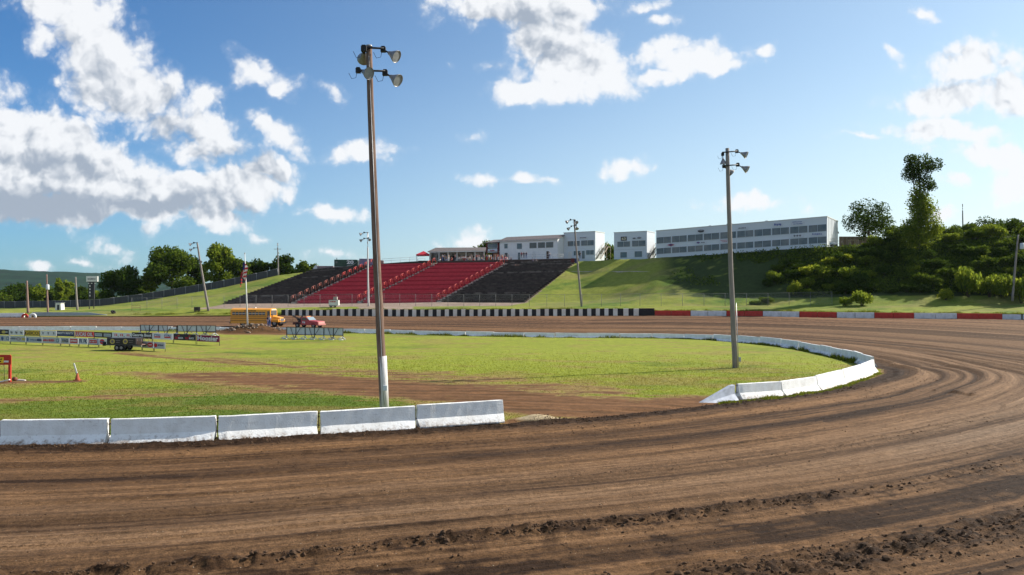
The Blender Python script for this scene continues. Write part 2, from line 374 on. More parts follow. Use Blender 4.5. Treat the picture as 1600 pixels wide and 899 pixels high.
NA, NRG = 860, 900
ang = np.radians(np.linspace(-56, 56, NA)); rr = 8.0 * (175 / 8.0) ** (np.linspace(0, 1, NRG))
A2, R2 = np.meshgrid(ang, rr); GX = (R2 * np.sin(A2)).ravel(); GY = (R2 * np.cos(A2)).ravel(); PTS = np.stack([GX, GY], 1)
dI, sI = nearest(PTS, INNER); inI = inside(PTS, np.vstack([INNER, [(-1200, 112), (-1200, 27)]]))
W_ = np.where(inI, -dI, dI)
dO, sO = nearest(PTS, OUTER); inO = inside(PTS, np.vstack([OUTER, [(-1200, 147), (-1200, 1)]]))
_tipi = np.abs(INNER - np.array([24.5, 51.5])).sum(1).argmin()
S_TIP = np.hypot(*(np.diff(INNER[:_tipi + 1], axis=0).T)).sum()
pxo = 800 + F * GX / np.maximum(GY, 1)
T_ = np.clip(W_ / np.maximum(W_ + dO, .1), 0, 1)
bank = np.interp(pxo, OUTZ_PX, OUTZ) * T_ ** 1.3 * sstep(45, 95, GY)
near = sstep(60, 20, GY)
# ---- track height
cush1 = np.exp(-((W_ - 13.3 - .5 * (vn(sI * .08, W_ * 0, 21) - .5)) / .42) ** 2) * sstep(60, 35, GY)
cush2 = np.exp(-((W_ - 17.1 - .8 * (vn(sI * .09, W_ * 0, 22) - .5)) / .6) ** 2) * sstep(60, 35, GY) * sstep(-8, 3, GX)
brk_s = sstep(.25, .62, vn(sI * .42, W_ * 0 + .5, 98)); cush1 = cush1 * (.35 + .85 * brk_s)
crumb = fbm(GX * 3.2, GY * 3.2, 4, 33, .6)
fine = fbm(GX * 11, GY * 11, 3, 34, .6)
ht = bank + rut_height(W_, sI) + (cush1 * .12 + cush2 * .13) * np.clip(crumb * 1.9 - .45, 0, 1.4) + (fine - .5) * (.018 + .05 * (cush1 + cush2)) + (crumb - .5) * .03
ht += np.exp(-((W_ - .8) / .8) ** 2) * ((crumb - .45) * .16 + (fine - .5) * .05) * sstep(80, 40, GY)
# ---- infield height
dm = dirt_mask(GX, GY)
gn = fbm(GX * .5, GY * .5, 5, 41, .62)
gn2 = fbm(GX * 4, GY * 4, 3, 42, .6)
edge = np.clip(1.25 + W_ * 1.1, 0, 1)                       # soil along the rim of the infield
rimw = np.where((sI > S_TIP - 16) & (sI < S_TIP + 200), .2, .9)
edge = np.clip(1.0 + (W_ + .15) / rimw, 0, 1)
gs = fbm(GX * .55 + GY * .25, GY * 2.4, 4, 47, .62)
gmask = np.maximum(dm * 1.2, edge * .8) + (gn - .5) * .7 + (gn2 - .5) * .5 + (gs - .5) * 1.35
hi = (fbm(GX * .11, GY * .11, 3, 45) - .5) * .18 * sstep(0, -5, W_) + (gn2 - .5) * .03 + sstep(0, -1.2, W_) * .06
hi += np.clip(dm - .6, 0, 1) * (vn(GX * .9 + GY * .4, GY * 2.6, 46) - .5) * .12
# mound of earth at the foot of the flagpole
mc = G(386, 521); mr_ = np.hypot((GX - mc.x - .8) / 4.9, (GY - mc.y) / 2.0)
hi += 1.0 * np.exp(-mr_ ** 2 * 1.5) * (.75 + .5 * crumb); gmask = np.maximum(gmask, 1.25 * (mr_ < 1.25))
# small ridge of pale sand beside the last barrier of the near row
sc_ = (1.05, 30.9); sr = np.hypot((GX - sc_[0]) / 1.0, (GY - sc_[1]) / .55); hsand = .26 * np.exp(-sr ** 2 * 1.6)
ht = np.where(W_ > 0, ht, hi) ; blend = sstep(-.6, .6, W_)
hz_in = hi; GZ = hz_in * (1 - blend) + np.where(W_ > -.6, bank + rut_height(W_, sI) + (cush1 * .12 + cush2 * .13) * np.clip(crumb * 1.9 - .45, 0, 1.4) + (fine - .5) * (.018 + .05 * (cush1 + cush2)) + (crumb - .5) * .03
      + np.exp(-((W_ - .8) / .8) ** 2) * ((crumb - .45) * .16 + (fine - .5) * .05) * sstep(80, 40, GY), 0) * blend
GZ = GZ + hsand
def ground_z(x, y):
    r = math.hypot(x, y); a = math.atan2(x, y)
    i = int(round((a - ang[0]) / (ang[1] - ang[0]))); j = int(round(math.log(max(r, 8) / 8) / math.log(175 / 8) * (NRG - 1)))
    i = min(max(i, 0), NA - 1); j = min(max(j, 0), NRG - 1); return float(GZ[j * NA + i])
# ---- colours: soil dampness, painted sheen and sward (albedo, linear)
streak = .55 * vn(W_ * 1.2 + .3 * vn(sI * .06, W_ * .1, 50), sI * .02, 51) + .3 * vn(W_ * 3.6, sI * .035, 52) + .25 * vn(W_ * 9, sI * .1, 53) - .5
tone = .56 + streak * 1.35 + .55 * sstep(50, 90, GY) * (vn(W_ * .45, sI * .02, 57) - .5)
tone += .25 * np.exp(-((W_ - 10.3) / 2.3) ** 2) * near
tone -= .5 * np.exp(-((W_ - .7) / 1.2) ** 2)
tone -= .62 * np.clip(cush1 * 1.3, 0, 1) * np.clip(crumb * 1.6 - .1, 0, 1) + .7 * np.clip(cush2 * 1.2, 0, 1) * np.clip(crumb * 1.7 - .15, 0, 1)
tone -= .42 * sstep(17.5, 19, W_) * sstep(60, 30, GY) * sstep(-4, 5, GX)
tone -= .3 * np.exp(-((W_ - 14.6) / 1.0) ** 2) * sstep(-2, 12, GX) * near
tone += .10 * (fbm(GX * .3, GY * .3, 4, 55) - .5)
turn = np.exp(-((sI - S_TIP) / 34) ** 2) * np.exp(-((W_ - 7.5) / 7.5) ** 2)
wj = W_ + .35 * (vn(sI * .05, W_ * 0 + 1.3, 3) - .5) + .12 * (vn(sI * .2, W_ * .3, 4) - .5)
ln1 = 1 - np.abs(2 * vn(wj * 1.5, sI * .03, 9) - 1); ln2 = 1 - np.abs(2 * vn(wj * 3.3, sI * .05, 10) - 1); ln3 = 1 - np.abs(2 * vn(wj * 5.5, sI * .08, 12) - 1)
tone += turn * 1.1 * (vn(wj * 1.05, sI * .018, 5) - .5) + turn * .7 * (vn(wj * 2.6, sI * .04, 6) - .5)
tone -= (.42 * ln2 ** 8 + .34 * ln3 ** 8 + .4 * ln1 ** 12) * (.25 + .9 * vn(sI * .12, wj * 1.7, 13)) * sstep(60, 40, GY) + .35 * ln1 ** 6 * sstep(60, 90, GY)
tone += .30 * (fbm(GX * 2.2, GY * 3.0, 4, 15, .6) - .5) * sstep(60, 30, GY)
brk = fbm(GX * 1.3, GY * 2.0, 5, 14, .62); tone -= .5 * sstep(.5, .68, brk) * np.exp(-((W_ - 14.6) / 1.3) ** 2) * near
tone -= .10 * sstep(.52, .7, brk) * near
tone = np.clip(tone, 0.02, 1)[:, None]
greyf = np.clip(.05 + .55 * np.exp(-((W_ - 10.2) / 3.0) ** 2) * near + .45 * sstep(5, 30, GX) + .6 * np.exp(-((W_ - 10.2) / 1.6) ** 2) * sstep(8, 18, GX) * near, 0, 1.2)[:, None] * tone  # grey streaks, with the sheen toward the sun painted into the colour
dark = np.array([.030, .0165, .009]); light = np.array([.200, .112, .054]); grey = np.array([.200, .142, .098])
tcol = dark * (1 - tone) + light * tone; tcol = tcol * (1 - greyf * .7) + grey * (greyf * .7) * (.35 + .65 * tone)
red = sstep(95, 125, GY)[:, None]; tcol = tcol * np.array([.93, .89, .83]); tcol = tcol * (1 - .5 * red) + np.array([.18, .095, .050]) * (.15 + 1.3 * tone) * .5 * red
g1 = fbm(GX * .09, GY * .16, 4, 61); g2 = fbm(GX * .8, GY * 1.6, 4, 62, .6)
bright = np.array([.216, .246, .030]); deep_ = np.array([.090, .135, .018]); dry = np.array([.24, .175, .060])
k = sstep(.32, .62, g1 * .65 + g2 * .35 + .12 * sstep(30, 60, GY) - .08 * sstep(46, 36, GY))[:, None]
k = k * (1 - .75 * sstep(44, 33, GY) * sstep(2, -8, GX))[:, None]
gcol = deep_ * (1 - k) + bright * k
soil_k = np.where(mr_ < 1.3, .62, 1)[:, None]
kd = np.clip(sstep(.5, .72, fbm(GX * .25, GY * .5, 4, 63)) * .55 + sstep(.28, .75, gmask) * .95 + .3 * sstep(-10, -40, GX) * sstep(.4, .6, g2), 0, 1)[:, None]
gcol = gcol * (1 - kd) + dry * kd
rl = vn(GX * .12 + GY * .5, (GY + GX * .14) * 3.0, 66)
soil = np.array([.125, .058, .027]) * soil_k * (.35 + .6 * fbm(GX * 1.1 + 3, GY * 2.2, 4, 64, .6) + .75 * rl)[:, None]
ks = (sstep(.62, 1.0, gmask) * .92)[:, None]
gcol = gcol * (1 - ks) + soil * ks
sk = sstep(.05, .12, hsand)[:, None]
gcol = gcol * (1 - sk) + np.array([.42, .33, .2]) * sk; tcol = tcol * (1 - sk) + np.array([.42, .33, .2]) * sk
# concrete strip in front of the red frame
idx = np.arange(NA * NRG).reshape(NRG, NA)
Q = np.stack([idx[:-1, :-1], idx[:-1, 1:], idx[1:, 1:], idx[1:, :-1]], -1).reshape(-1, 4)
wq = W_[Q].mean(1); oq = inO[Q].all(1)

def soil_mat():
    m = bpy.data.materials.new('track_clay'); m.use_nodes = True; nt = m.node_tree; N = nt.nodes; L = nt.links; b = N['Principled BSDF']
    at = N.new('ShaderNodeAttribute'); at.attribute_name = 'tint'
    uv = N.new('ShaderNodeUVMap'); uv.uv_map = 'lane'
    mp = N.new('ShaderNodeMapping'); mp.inputs['Scale'].default_value = (9, .22, 1); L.new(uv.outputs[0], mp.inputs[0])
    n = N.new('ShaderNodeTexNoise'); n.inputs['Scale'].default_value = 1; n.inputs['Detail'].default_value = 7; n.inputs['Roughness'].default_value = .62; L.new(mp.outputs[0], n.inputs[0])
    tc = N.new('ShaderNodeTexCoord')
    n2 = N.new('ShaderNodeTexNoise'); n2.inputs['Scale'].default_value = 7; n2.inputs['Detail'].default_value = 8; n2.inputs['Roughness'].default_value = .7; L.new(tc.outputs['Object'], n2.inputs[0])
    n3 = N.new('ShaderNodeTexNoise'); n3.inputs['Scale'].default_value = 28; n3.inputs['Detail'].default_value = 4; n3.inputs['Roughness'].default_value = .7; L.new(tc.outputs['Object'], n3.inputs[0])
    mp2 = N.new('ShaderNodeMapping'); mp2.inputs['Scale'].default_value = (3.2, 7.5, 1); L.new(uv.outputs[0], mp2.inputs[0])
    n4 = N.new('ShaderNodeTexNoise'); n4.inputs['Scale'].default_value = 1; n4.inputs['Detail'].default_value = 3; L.new(mp2.outputs[0], n4.inputs[0])
    def mrange(src, a, b_, c, d):
        r = N.new('ShaderNodeMapRange'); L.new(src, r.inputs[0])
        for i, v in enumerate((a, b_, c, d)): r.inputs[i + 1].default_value = v
        return r.outputs[0]
    def mul(a, b_):
        r = N.new('ShaderNodeMath'); r.operation = 'MULTIPLY'; L.new(a, r.inputs[0]); L.new(b_, r.inputs[1]); return r.outputs[0]
    mp5 = N.new('ShaderNodeMapping'); mp5.inputs['Scale'].default_value = (21, .9, 1); L.new(uv.outputs[0], mp5.inputs[0])
    n5 = N.new('ShaderNodeTexNoise'); n5.inputs['Scale'].default_value = 1; n5.inputs['Detail'].default_value = 5; n5.inputs['Roughness'].default_value = .6; L.new(mp5.outputs[0], n5.inputs[0])
    f = mul(mul(mrange(n5.outputs[0], .30, .46, .42, 1.04), mrange(n.outputs[0], .3, .7, .66, 1.35)), mul(mrange(n2.outputs[0], .3, .7, .64, 1.32), mrange(n3.outputs[0], .3, .7, .66, 1.32)))
    sc = N.new('ShaderNodeVectorMath'); sc.operation = 'SCALE'; L.new(at.outputs['Color'], sc.inputs[0]); L.new(f, sc.inputs[3])
    # pale pebbles
    vo = N.new('ShaderNodeTexVoronoi'); vo.inputs['Scale'].default_value = 9; L.new(tc.outputs['Object'], vo.inputs[0])
    pe = mrange(vo.outputs['Distance'], .09, .12, 1, 0)
    wn = N.new('ShaderNodeSeparateColor'); L.new(vo.outputs['Color'], wn.inputs[0])
    pk = mul(pe, mrange(wn.outputs[0], .86, .88, 0, 1))
    mx = N.new('ShaderNodeMix'); mx.data_type = 'RGBA'; L.new(pk, mx.inputs[0]); L.new(sc.outputs[0], mx.inputs[6]); mx.inputs[7].default_value = (.33, .27, .2, 1)
    L.new(mx.outputs[2], b.inputs['Base Color'])
    b.inputs['Roughness'].default_value = .85; b.inputs['Specular IOR Level'].default_value = .10
    bp = N.new('ShaderNodeBump'); bp.inputs['Strength'].default_value = .9; bp.inputs['Distance'].default_value = .035
    ad = N.new('ShaderNodeMath'); ad.operation = 'ADD'; L.new(n.outputs[0], ad.inputs[0]); L.new(n2.outputs[0], ad.inputs[1])
    L.new(ad.outputs[0], bp.inputs['Height'])
    bp2 = N.new('ShaderNodeBump'); bp2.inputs['Strength'].default_value = .7; bp2.inputs['Distance'].default_value = .012; L.new(n3.outputs[0], bp2.inputs['Height']); L.new(bp.outputs[0], bp2.inputs['Normal'])
    L.new(bp2.outputs[0], b.inputs['Normal'])
    return m
def sward_mat(name='sward', useattr=True, base=(.2, .22, .035), base2=(.08, .13, .02)):
    m = bpy.data.materials.new(name); m.use_nodes = True; nt = m.node_tree; N = nt.nodes; L = nt.links; b = N['Principled BSDF']
    tc = N.new('ShaderNodeTexCoord')
    def noise(scale, det, r=.65, st=None):
        mp = N.new('ShaderNodeMapping'); L.new(tc.outputs['Object'], mp.inputs[0])
        if st: mp.inputs['Scale'].default_value = st
        n = N.new('ShaderNodeTexNoise'); n.inputs['Scale'].default_value = scale; n.inputs['Detail'].default_value = det; n.inputs['Roughness'].default_value = r; L.new(mp.outputs[0], n.inputs[0]); return n.outputs[0]
    def mrange(src, a, b_, c, d):
        r = N.new('ShaderNodeMapRange'); L.new(src, r.inputs[0])
        for i, v in enumerate((a, b_, c, d)): r.inputs[i + 1].default_value = v
        return r.outputs[0]
    def mul(a, b_):
        r = N.new('ShaderNodeMath'); r.operation = 'MULTIPLY'; L.new(a, r.inputs[0]); L.new(b_, r.inputs[1]); return r.outputs[0]
    if useattr:
        at = N.new('ShaderNodeAttribute'); at.attribute_name = 'tint'; src = at.outputs['Color']
    else:
        mx = N.new('ShaderNodeMix'); mx.data_type = 'RGBA'; L.new(mrange(noise(.06, 7), .36, .64, 0, 1), mx.inputs[0]); mx.inputs[6].default_value = (*base, 1); mx.inputs[7].default_value = (*base2, 1); src = mx.outputs[2]
    f = mul(mul(mrange(noise(5, 6), .3, .7, .76, 1.22), mrange(noise(22, 4), .3, .7, .78, 1.22)), mrange(noise(1.1, 4, .6), .3, .7, .84, 1.18))
    sc = N.new('ShaderNodeVectorMath'); sc.operation = 'SCALE'; L.new(src, sc.inputs[0]); L.new(f, sc.inputs[3])
    L.new(sc.outputs[0], b.inputs['Base Color']); b.inputs['Roughness'].default_value = .9; b.inputs['Specular IOR Level'].default_value = .1
    bp = N.new('ShaderNodeBump'); bp.inputs['Strength'].default_value = .45; bp.inputs['Distance'].default_value = .04; L.new(noise(14, 6, .7), bp.inputs['Height']); L.new(bp.outputs[0], b.inputs['Normal'])
    return m
M_CLAY = soil_mat(); M_SWARD = sward_mat()
V3 = np.stack([GX, GY, GZ], 1)
def sub_sheet(name, sel, col, m):
    q = Q[sel]; used = np.unique(q); rem = np.full(len(V3), -1); rem[used] = np.arange(len(used)); q2 = rem[q]
    o = npmesh(name, V3[used], q2, m)
    a = o.data.color_attributes.new('tint', 'FLOAT_COLOR', 'POINT')
    c = np.ones((len(used), 4), np.float32); c[:, :3] = col[used]; a.data.foreach_set('color', c.ravel())
    u = o.data.uv_layers.new(name='lane'); uvs = np.stack([W_[used], sI[used]], 1)[q2.ravel()]; u.data.foreach_set('uv', uvs.astype(np.float32).ravel())
    tag(o, kind='structure'); return o
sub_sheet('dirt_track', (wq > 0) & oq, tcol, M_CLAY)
sub_sheet('infield_grass', (wq <= 0), gcol, M_SWARD)

# ------------------------------------------------------------------ hill beyond the outer wall
#      px     Yw   zw     Y1   z1    Yt   zt    Yc   zc    Yb   zb
TB = [(-900, 148, .8,    160, 1.0,  175, 1.2,  215, 1.2,  240, 1.2),
      (0,    149, .85,   158, 1.05, 172, 1.2,  205, 1.3,  230, 1.3),
      (110,  149, .85,   157, 1.3,  168, 1.5,  196, 1.7,  225, 1.6),
      (156,  149, .85,   156, 1.7,  166, 1.8,  195, 2.0,  225, 1.8),
      (222,  149, .85,   155, 1.9,  164, 2.0,  198, 3.3,  225, 2.6),
      (350,  150, .95,   154, 2.1,  162, 2.6,  200, 6.8,  225, 5.5),
      (434,  150, 1.1,   154, 2.2,  164, 2.9,  203, 9.9,  225, 9.0),
      (492,  149, 1.9,   156, 2.4,  165, 3.0,  203, 11.0, 225, 10.6),
      (600,  147, 2.1,   156, 2.5,  165, 3.1,  193, 12.3, 228, 12.5),
      (680,  146.4, 2.15, 156, 2.5, 165, 3.3,  193, 12.7, 230, 12.9),
      (820,  144.6, 2.2, 155, 2.7,  165, 3.2,  192, 12.7, 230, 14.0),
      (905,  143.4, 2.25, 153, 2.8, 165, 3.5,  191, 13.0, 225, 14.0),
      (960,  142.2, 2.2, 151, 2.9,  162, 4.0,  184, 13.1, 220, 14.0),
      (1026, 140.4, 2.0, 149, 2.9,  158, 5.2,  177, 13.2, 220, 13.4),
      (1180, 136.4, 2.0, 146, 3.0,  152, 4.8,  166.5, 14.0, 215, 14.2),
      (1292, 131.7, 1.95, 142, 3.1, 148, 5.0,  158.5, 14.7, 210, 15.0),
      (1345, 129.9, 1.95, 140, 3.2, 146, 5.4,  157, 14.9, 205, 15.4),
      (1450, 127.4, 1.9, 138, 3.3,  143, 5.6,  155, 15.4, 205, 16.5),
      (1600, 123.6, 1.9, 134, 3.4,  139, 5.8,  152, 16.5, 205, 18),
      (1900, 114, 1.9,   126, 3.4,  132, 6,    146, 17, 205, 19)]
TBa = np.array(TB, float)
def tcols(px):
    return np.stack([np.interp(px, TBa[:, 0], TBa[:, i]) for i in range(1, 11)], -1)
def hill_z(px, Y):
    c = tcols(px); z = None
    ys = np.stack([c[..., 0], c[..., 2], c[..., 4], c[..., 6], c[..., 8], c[..., 8] + 170], -1); zs = np.stack([c[..., 1], c[..., 3], c[..., 5], c[..., 7], c[..., 9], c[..., 9] * 0 + 1], -1)
    z = zs[..., 0].copy()
    for k in range(5):
        t = np.clip((Y - ys[..., k]) / (ys[..., k + 1] - ys[..., k]), 0, 1); tt = t * t * (3 - 2 * t) if k == 4 else t
        z = np.where(Y >= ys[..., k], zs[..., k] * (1 - tt) + zs[..., k + 1] * tt, z)
    return z
def hz(px, Y): return float(hill_z(np.array([float(px)]), np.array([float(Y)]))[0])
def T(px, Y, dz=0): return Vector(((px - 800) / F * Y, Y, hz(px, Y) + dz))
hp = np.linspace(-900, 1900, 560); ts = np.concatenate([np.linspace(0, 1, 150), [1.1, 1.25, 1.5, 2, 2.6, 3.2]])
HPX, HT = np.meshgrid(hp, ts); c = tcols(HPX); HY = c[..., 0] + HT * (c[..., 8] - c[..., 0])
HZZ = hill_z(HPX, HY); HX = (HPX - 800) / F * HY
bank_n = (fbm(HX * .25, HY * .25, 4, 71, .6) - .5) * .5 * sstep(.02, .12, HT); HZZ = HZZ + bank_n * np.where((HPX > 345) & (HPX < 910), .15, 1)
hv = np.stack([HX.ravel(), HY.ravel(), HZZ.ravel()], 1)
hid = np.arange(hv.shape[0]).reshape(HPX.shape); hq = np.stack([hid[:-1, :-1], hid[:-1, 1:], hid[1:, 1:], hid[1:, :-1]], -1).reshape(-1, 4)
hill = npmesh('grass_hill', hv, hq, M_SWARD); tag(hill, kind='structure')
def Ton(px, py, dz=0):
    for Y in np.arange(tcols(np.array([float(px)]))[0][2], 240, .25):
        z = hz(px, Y)
        if HZ - (z - CH) / Y * F <= py: return Vector(((px - 800) / F * Y, float(Y), z + dz))
    return T(px, 200, dz)
x, y = hv[:, 0], hv[:, 1]; px_ = HPX.ravel(); t_ = HT.ravel()
a1 = fbm(x * .07, y * .12, 4, 81); a2 = fbm(x * .5, y * .7, 4, 82, .6)
kk = sstep(.3, .65, a1 * .6 + a2 * .4 + .05)[:, None]; hc = np.array([.085, .145, .022]) * (1 - kk) + np.array([.215, .235, .040]) * kk
kdry = (sstep(.52, .7, fbm(x * .12, y * .25, 4, 83)) * .5)[:, None]; hc = hc * (1 - kdry) + np.array([.22, .19, .07]) * kdry
ysC = tcols(px_)
stx = 350 + (y - 165) * 5.4
walk = ((y > ysC[:, 2] + .5) & (y < ysC[:, 4] + 30) & (px_ > stx + 2) & (px_ < 824 + (y - 165) * 3.0)).astype(float) * 1.0
walk = np.maximum(walk, ((np.abs(px_ - 602) < 42) & (y < ysC[:, 2] + 2)).astype(float) * .8)
top = (y > ysC[:, 6] + .5) & (px_ > 486) & (px_ < 905); walk = np.where(top, 1, walk)
walk = walk + (a2 - .5) * .8; wk = sstep(.45, .7, walk)[:, None]; hc = hc * (1 - wk) + np.array([.27, .205, .16]) * (.75 + .5 * a2[:, None]) * wk
rough = (sstep(1020, 1060, px_) * (y > ysC[:, 4] - 2) * (y < ysC[:, 6] + 1) * sstep(.36, .5, a2 + .2 * sstep(1040, 1180, px_)))[:, None]; hc = hc * (1 - rough) + np.array([.040, .058, .018]) * rough  # scrub, its colour darkened further for the shade below the long building
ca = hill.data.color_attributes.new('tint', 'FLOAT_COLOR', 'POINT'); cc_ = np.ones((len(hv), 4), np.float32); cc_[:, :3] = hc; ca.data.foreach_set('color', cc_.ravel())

# wide ground to the horizon, and forested ridge far away
g = MB(); g.add([(-9000, -3000, -.7), (9000, -3000, -.7), (9000, 9000, -.7), (-9000, 9000, -.7)], [(0, 1, 2, 3)])
tag(g.build('ground', sward_mat('far_ground', False, (.10, .14, .03), (.05, .08, .02))), kind='structure')
rx = np.linspace(-4200, 700, 300); rt = np.linspace(0, 1, 40); RX, RT = np.meshgrid(rx, rt)
rpx = 800 + F * RX / 3000; crest = np.interp(rpx, [-1000, -200, 0, 60, 100, 156, 260, 420, 700], [80, 112, 103, 97, 90, 72, 35, 12, 0])
crest = crest + (fbm(RX * .004, RX * 0, 3, 91) - .5) * 12
RY = 2300 + RT * 1400; hh = np.sin(np.clip(RT * 1.6, 0, 1) * math.pi / 2) ** 1.2 * crest + (fbm(RX * .02, RY * .02, 4, 92, .6) - .5) * 16 * (crest > 5) * sstep(0, .3, RT)
rv = np.stack([RX.ravel(), RY.ravel(), hh.ravel() - 3], 1); rid = np.arange(rv.shape[0]).reshape(RX.shape)
rq = np.stack([rid[:-1, :-1], rid[:-1, 1:], rid[1:, 1:], rid[1:, :-1]], -1).reshape(-1, 4)
tag(npmesh('wooded_ridge', rv, rq, mat('ridge_forest', (.014, .042, .020), .95, .55, .012, 1.0, .06, spec=0)), kind='structure')

# ------------------------------------------------------------------ soft stuff on the ground
def leaf_mat(name, c1, c2, tr=.35):
    m = bpy.data.materials.new(name); m.use_nodes = True; nt = m.node_tree; N = nt.nodes; L = nt.links; N.remove(N['Principled BSDF'])
    geo = N.new('ShaderNodeNewGeometry'); cr = N.new('ShaderNodeMix'); cr.data_type = 'RGBA'; L.new(geo.outputs['Random Per Island'], cr.inputs[0])
    cr.inputs[6].default_value = (*c1, 1); cr.inputs[7].default_value = (*c2, 1)
    d = N.new('ShaderNodeBsdfDiffuse'); t = N.new('ShaderNodeBsdfTranslucent'); mx = N.new('ShaderNodeMixShader'); mx.inputs[0].default_value = tr
    L.new(cr.outputs[2], d.inputs[0])
    hs = N.new('ShaderNodeHueSaturation'); hs.inputs['Hue'].default_value = .485; hs.inputs['Value'].default_value = 1.5; L.new(cr.outputs[2], hs.inputs['Color']); L.new(hs.outputs[0], t.inputs[0])
    L.new(d.outputs[0], mx.inputs[1]); L.new(t.outputs[0], mx.inputs[2]); L.new(mx.outputs[0], N['Material Output'].inputs[0]); return m
def blades():
    n = 330000; a = NR.uniform(-.62, .5, n); r = 27 * (70 / 27) ** (NR.rand(n) ** 1.1)
    x = r * np.sin(a); y = r * np.cos(a)
    i = np.clip(np.round((a - ang[0]) / (ang[1] - ang[0])).astype(int), 0, NA - 1); j = np.clip(np.round(np.log(r / 8) / np.log(175 / 8) * (NRG - 1)).astype(int), 0, NRG - 1)
    k = j * NA + i; ok = (W_[k] < -.1) & (NR.rand(n) < 1.25 - sstep(38, 72, r) * 1.25) & (gmask[k] < .5 + NR.rand(n) * .3) & (NR.rand(n) < .35 + .65 * g2[k]); x, y, k, r = x[ok], y[ok], k[ok], r[ok]; n = len(x); z = GZ[k]
    h = NR.uniform(.02, .055, n) * (.7 + r / 80); w = NR.uniform(.008, .016, n) * (.6 + r / 40); t = NR.uniform(0, 6.28, n); lx = NR.normal(0, .03, n); ly = NR.normal(0, .03, n)
    v = np.empty((n, 3, 3)); v[:, 0] = np.stack([x - w * np.cos(t), y - w * np.sin(t), z - .01], 1); v[:, 1] = np.stack([x + w * np.cos(t), y + w * np.sin(t), z - .01], 1); v[:, 2] = np.stack([x + lx, y + ly, z + h], 1)
    gb = leaf_mat('grass_blade', (.86, .88, .9), (1.12, 1.12, 1.0), .4)
    nt = gb.node_tree; at = nt.nodes.new('ShaderNodeAttribute'); at.attribute_name = 'tint'; mm = nt.nodes.new('ShaderNodeMix'); mm.data_type = 'RGBA'; mm.blend_type = 'MULTIPLY'; mm.inputs[0].default_value = 1
    src = [q for q in nt.nodes if q.type == 'MIX' and q.data_type == 'RGBA' and q != mm][0]; tg = [l.to_socket for l in nt.links if l.from_node == src]
    nt.links.new(src.outputs[2], mm.inputs[6]); nt.links.new(at.outputs['Color'], mm.inputs[7]); [nt.links.new(mm.outputs[2], q) for q in tg]
    leaf_mat('tuft_blade', (.16, .17, .02), (.07, .11, .012), .4)
    o = npmesh('grass_blades', v.reshape(-1, 3), np.arange(n * 3).reshape(-1, 3), gb, False)
    cb_ = np.ones((n * 3, 4), np.float32); cb_[:, :3] = np.repeat(gcol[k], 3, 0) * NR.uniform(.75, 1.15, (n, 1)).repeat(3, 0); o.data.color_attributes.new('tint', 'FLOAT_COLOR', 'POINT').data.foreach_set('color', cb_.ravel())
    tag(o, 'short green grass growing over the infield inside the track', 'grass', kind='stuff')
blades()
ICO = None
def ico():
    b = bmesh.new(); bmesh.ops.create_icosphere(b, subdivisions=1, radius=1); v = np.array([q.co[:] for q in b.verts]); f = np.array([[q.index for q in p.verts] for p in b.faces]); b.free(); return v, f
def lumps(name, pts, sz, m, label, cat):
    v0, f0 = ico(); n = len(pts); jit = 1 + NR.uniform(-.30, .30, (n, len(v0), 1)); sc = sz[:, None, None] * np.stack([NR.uniform(.8, 1.5, n), NR.uniform(.7, 1.2, n), NR.uniform(.6, 1.05, n)], 1)[:, None, :]
    v = v0[None] * jit * sc + pts[:, None, :]; f = f0[None] + (np.arange(n) * len(v0))[:, None, None]
    o = npmesh(name, v.reshape(-1, 3), f.reshape(-1, 3), m, False); return tag(o, label, cat, kind='stuff')
def clods():
    P3 = []; S3 = []
    tot = np.concatenate([[0], np.cumsum(np.hypot(*np.diff(INNER, axis=0).T))])
    dirs = np.gradient(INNER, axis=0); dirs /= np.linalg.norm(dirs, axis=1)[:, None]; nrm = np.stack([dirs[:, 1], -dirs[:, 0]], 1)
    def at(s, w):
        x = np.interp(s, tot, INNER[:, 0]); y = np.interp(s, tot, INNER[:, 1]); nx = np.interp(s, tot, nrm[:, 0]); ny = np.interp(s, tot, nrm[:, 1]); return x + nx * w, y + ny * w
    s0 = tot[np.abs(INNER[:len(_near) * 10] - np.array([-22, 26])).sum(1).argmin()]
    for (wc, sp, n, smin, smax, sa, sb) in ((13.35, .16, 7000, 0, 62, .010, .042), (13.4, .14, 260, 0, 62, .03, .085), (17.0, .4, 6500, 15, 58, .010, .045), (17.0, .3, 200, 15, 58, .03, .09), (14.4, .8, 1800, 10, 60, .008, .025), (19.3, 1.1, 3500, 18, 56, .010, .035), (.6, .4, 6000, 0, 45, .010, .035), (7.5, 4.5, 2200, 0, 60, .006, .022), (2.6, .5, 1200, 0, 60, .008, .028), (5.2, .08, 500, 0, 60, .008, .03), (9.1, .1, 500, 0, 60, .008, .03)):
        s = s0 + NR.uniform(smin, smax, n); cl = vn(s * 1.1, s * 0, 97); s = s + (cl - .5) * .8; keep = NR.rand(n) < .12 + .88 * sstep(.25, .62, vn(s * .42, s * 0 + .5, 98))
        w = wc + NR.normal(0, sp, n) + .5 * (vn(s * .08, s * 0, 21) - .5); x, y = at(s, w)
        z = np.array([ground_z(a, b) for a, b in zip(x, y)]); sz = sa + (sb - sa) * NR.rand(n) ** 3.2 * (.5 + cl)
        ok = (np.hypot(x, y) > 9) & (keep if wc in (13.35, 13.4) else True); P3.append(np.stack([x, y, z + sz * .2], 1)[ok]); S3.append(sz[ok])
    lumps('dirt_clods', np.concatenate(P3), np.concatenate(S3), mat('clod_soil', (.060, .036, .022), .95, .5, 3, spec=.1, col2=(.12, .075, .045)), 'dark crumbled clods of soil thrown up in lines along the near track', 'soil')
clods()
n = 260; a = NR.normal(0, 1, n) * 2.6; b = NR.normal(0, 1, n) * .8; mx_, my_ = mc.x + .5 + a, mc.y + b
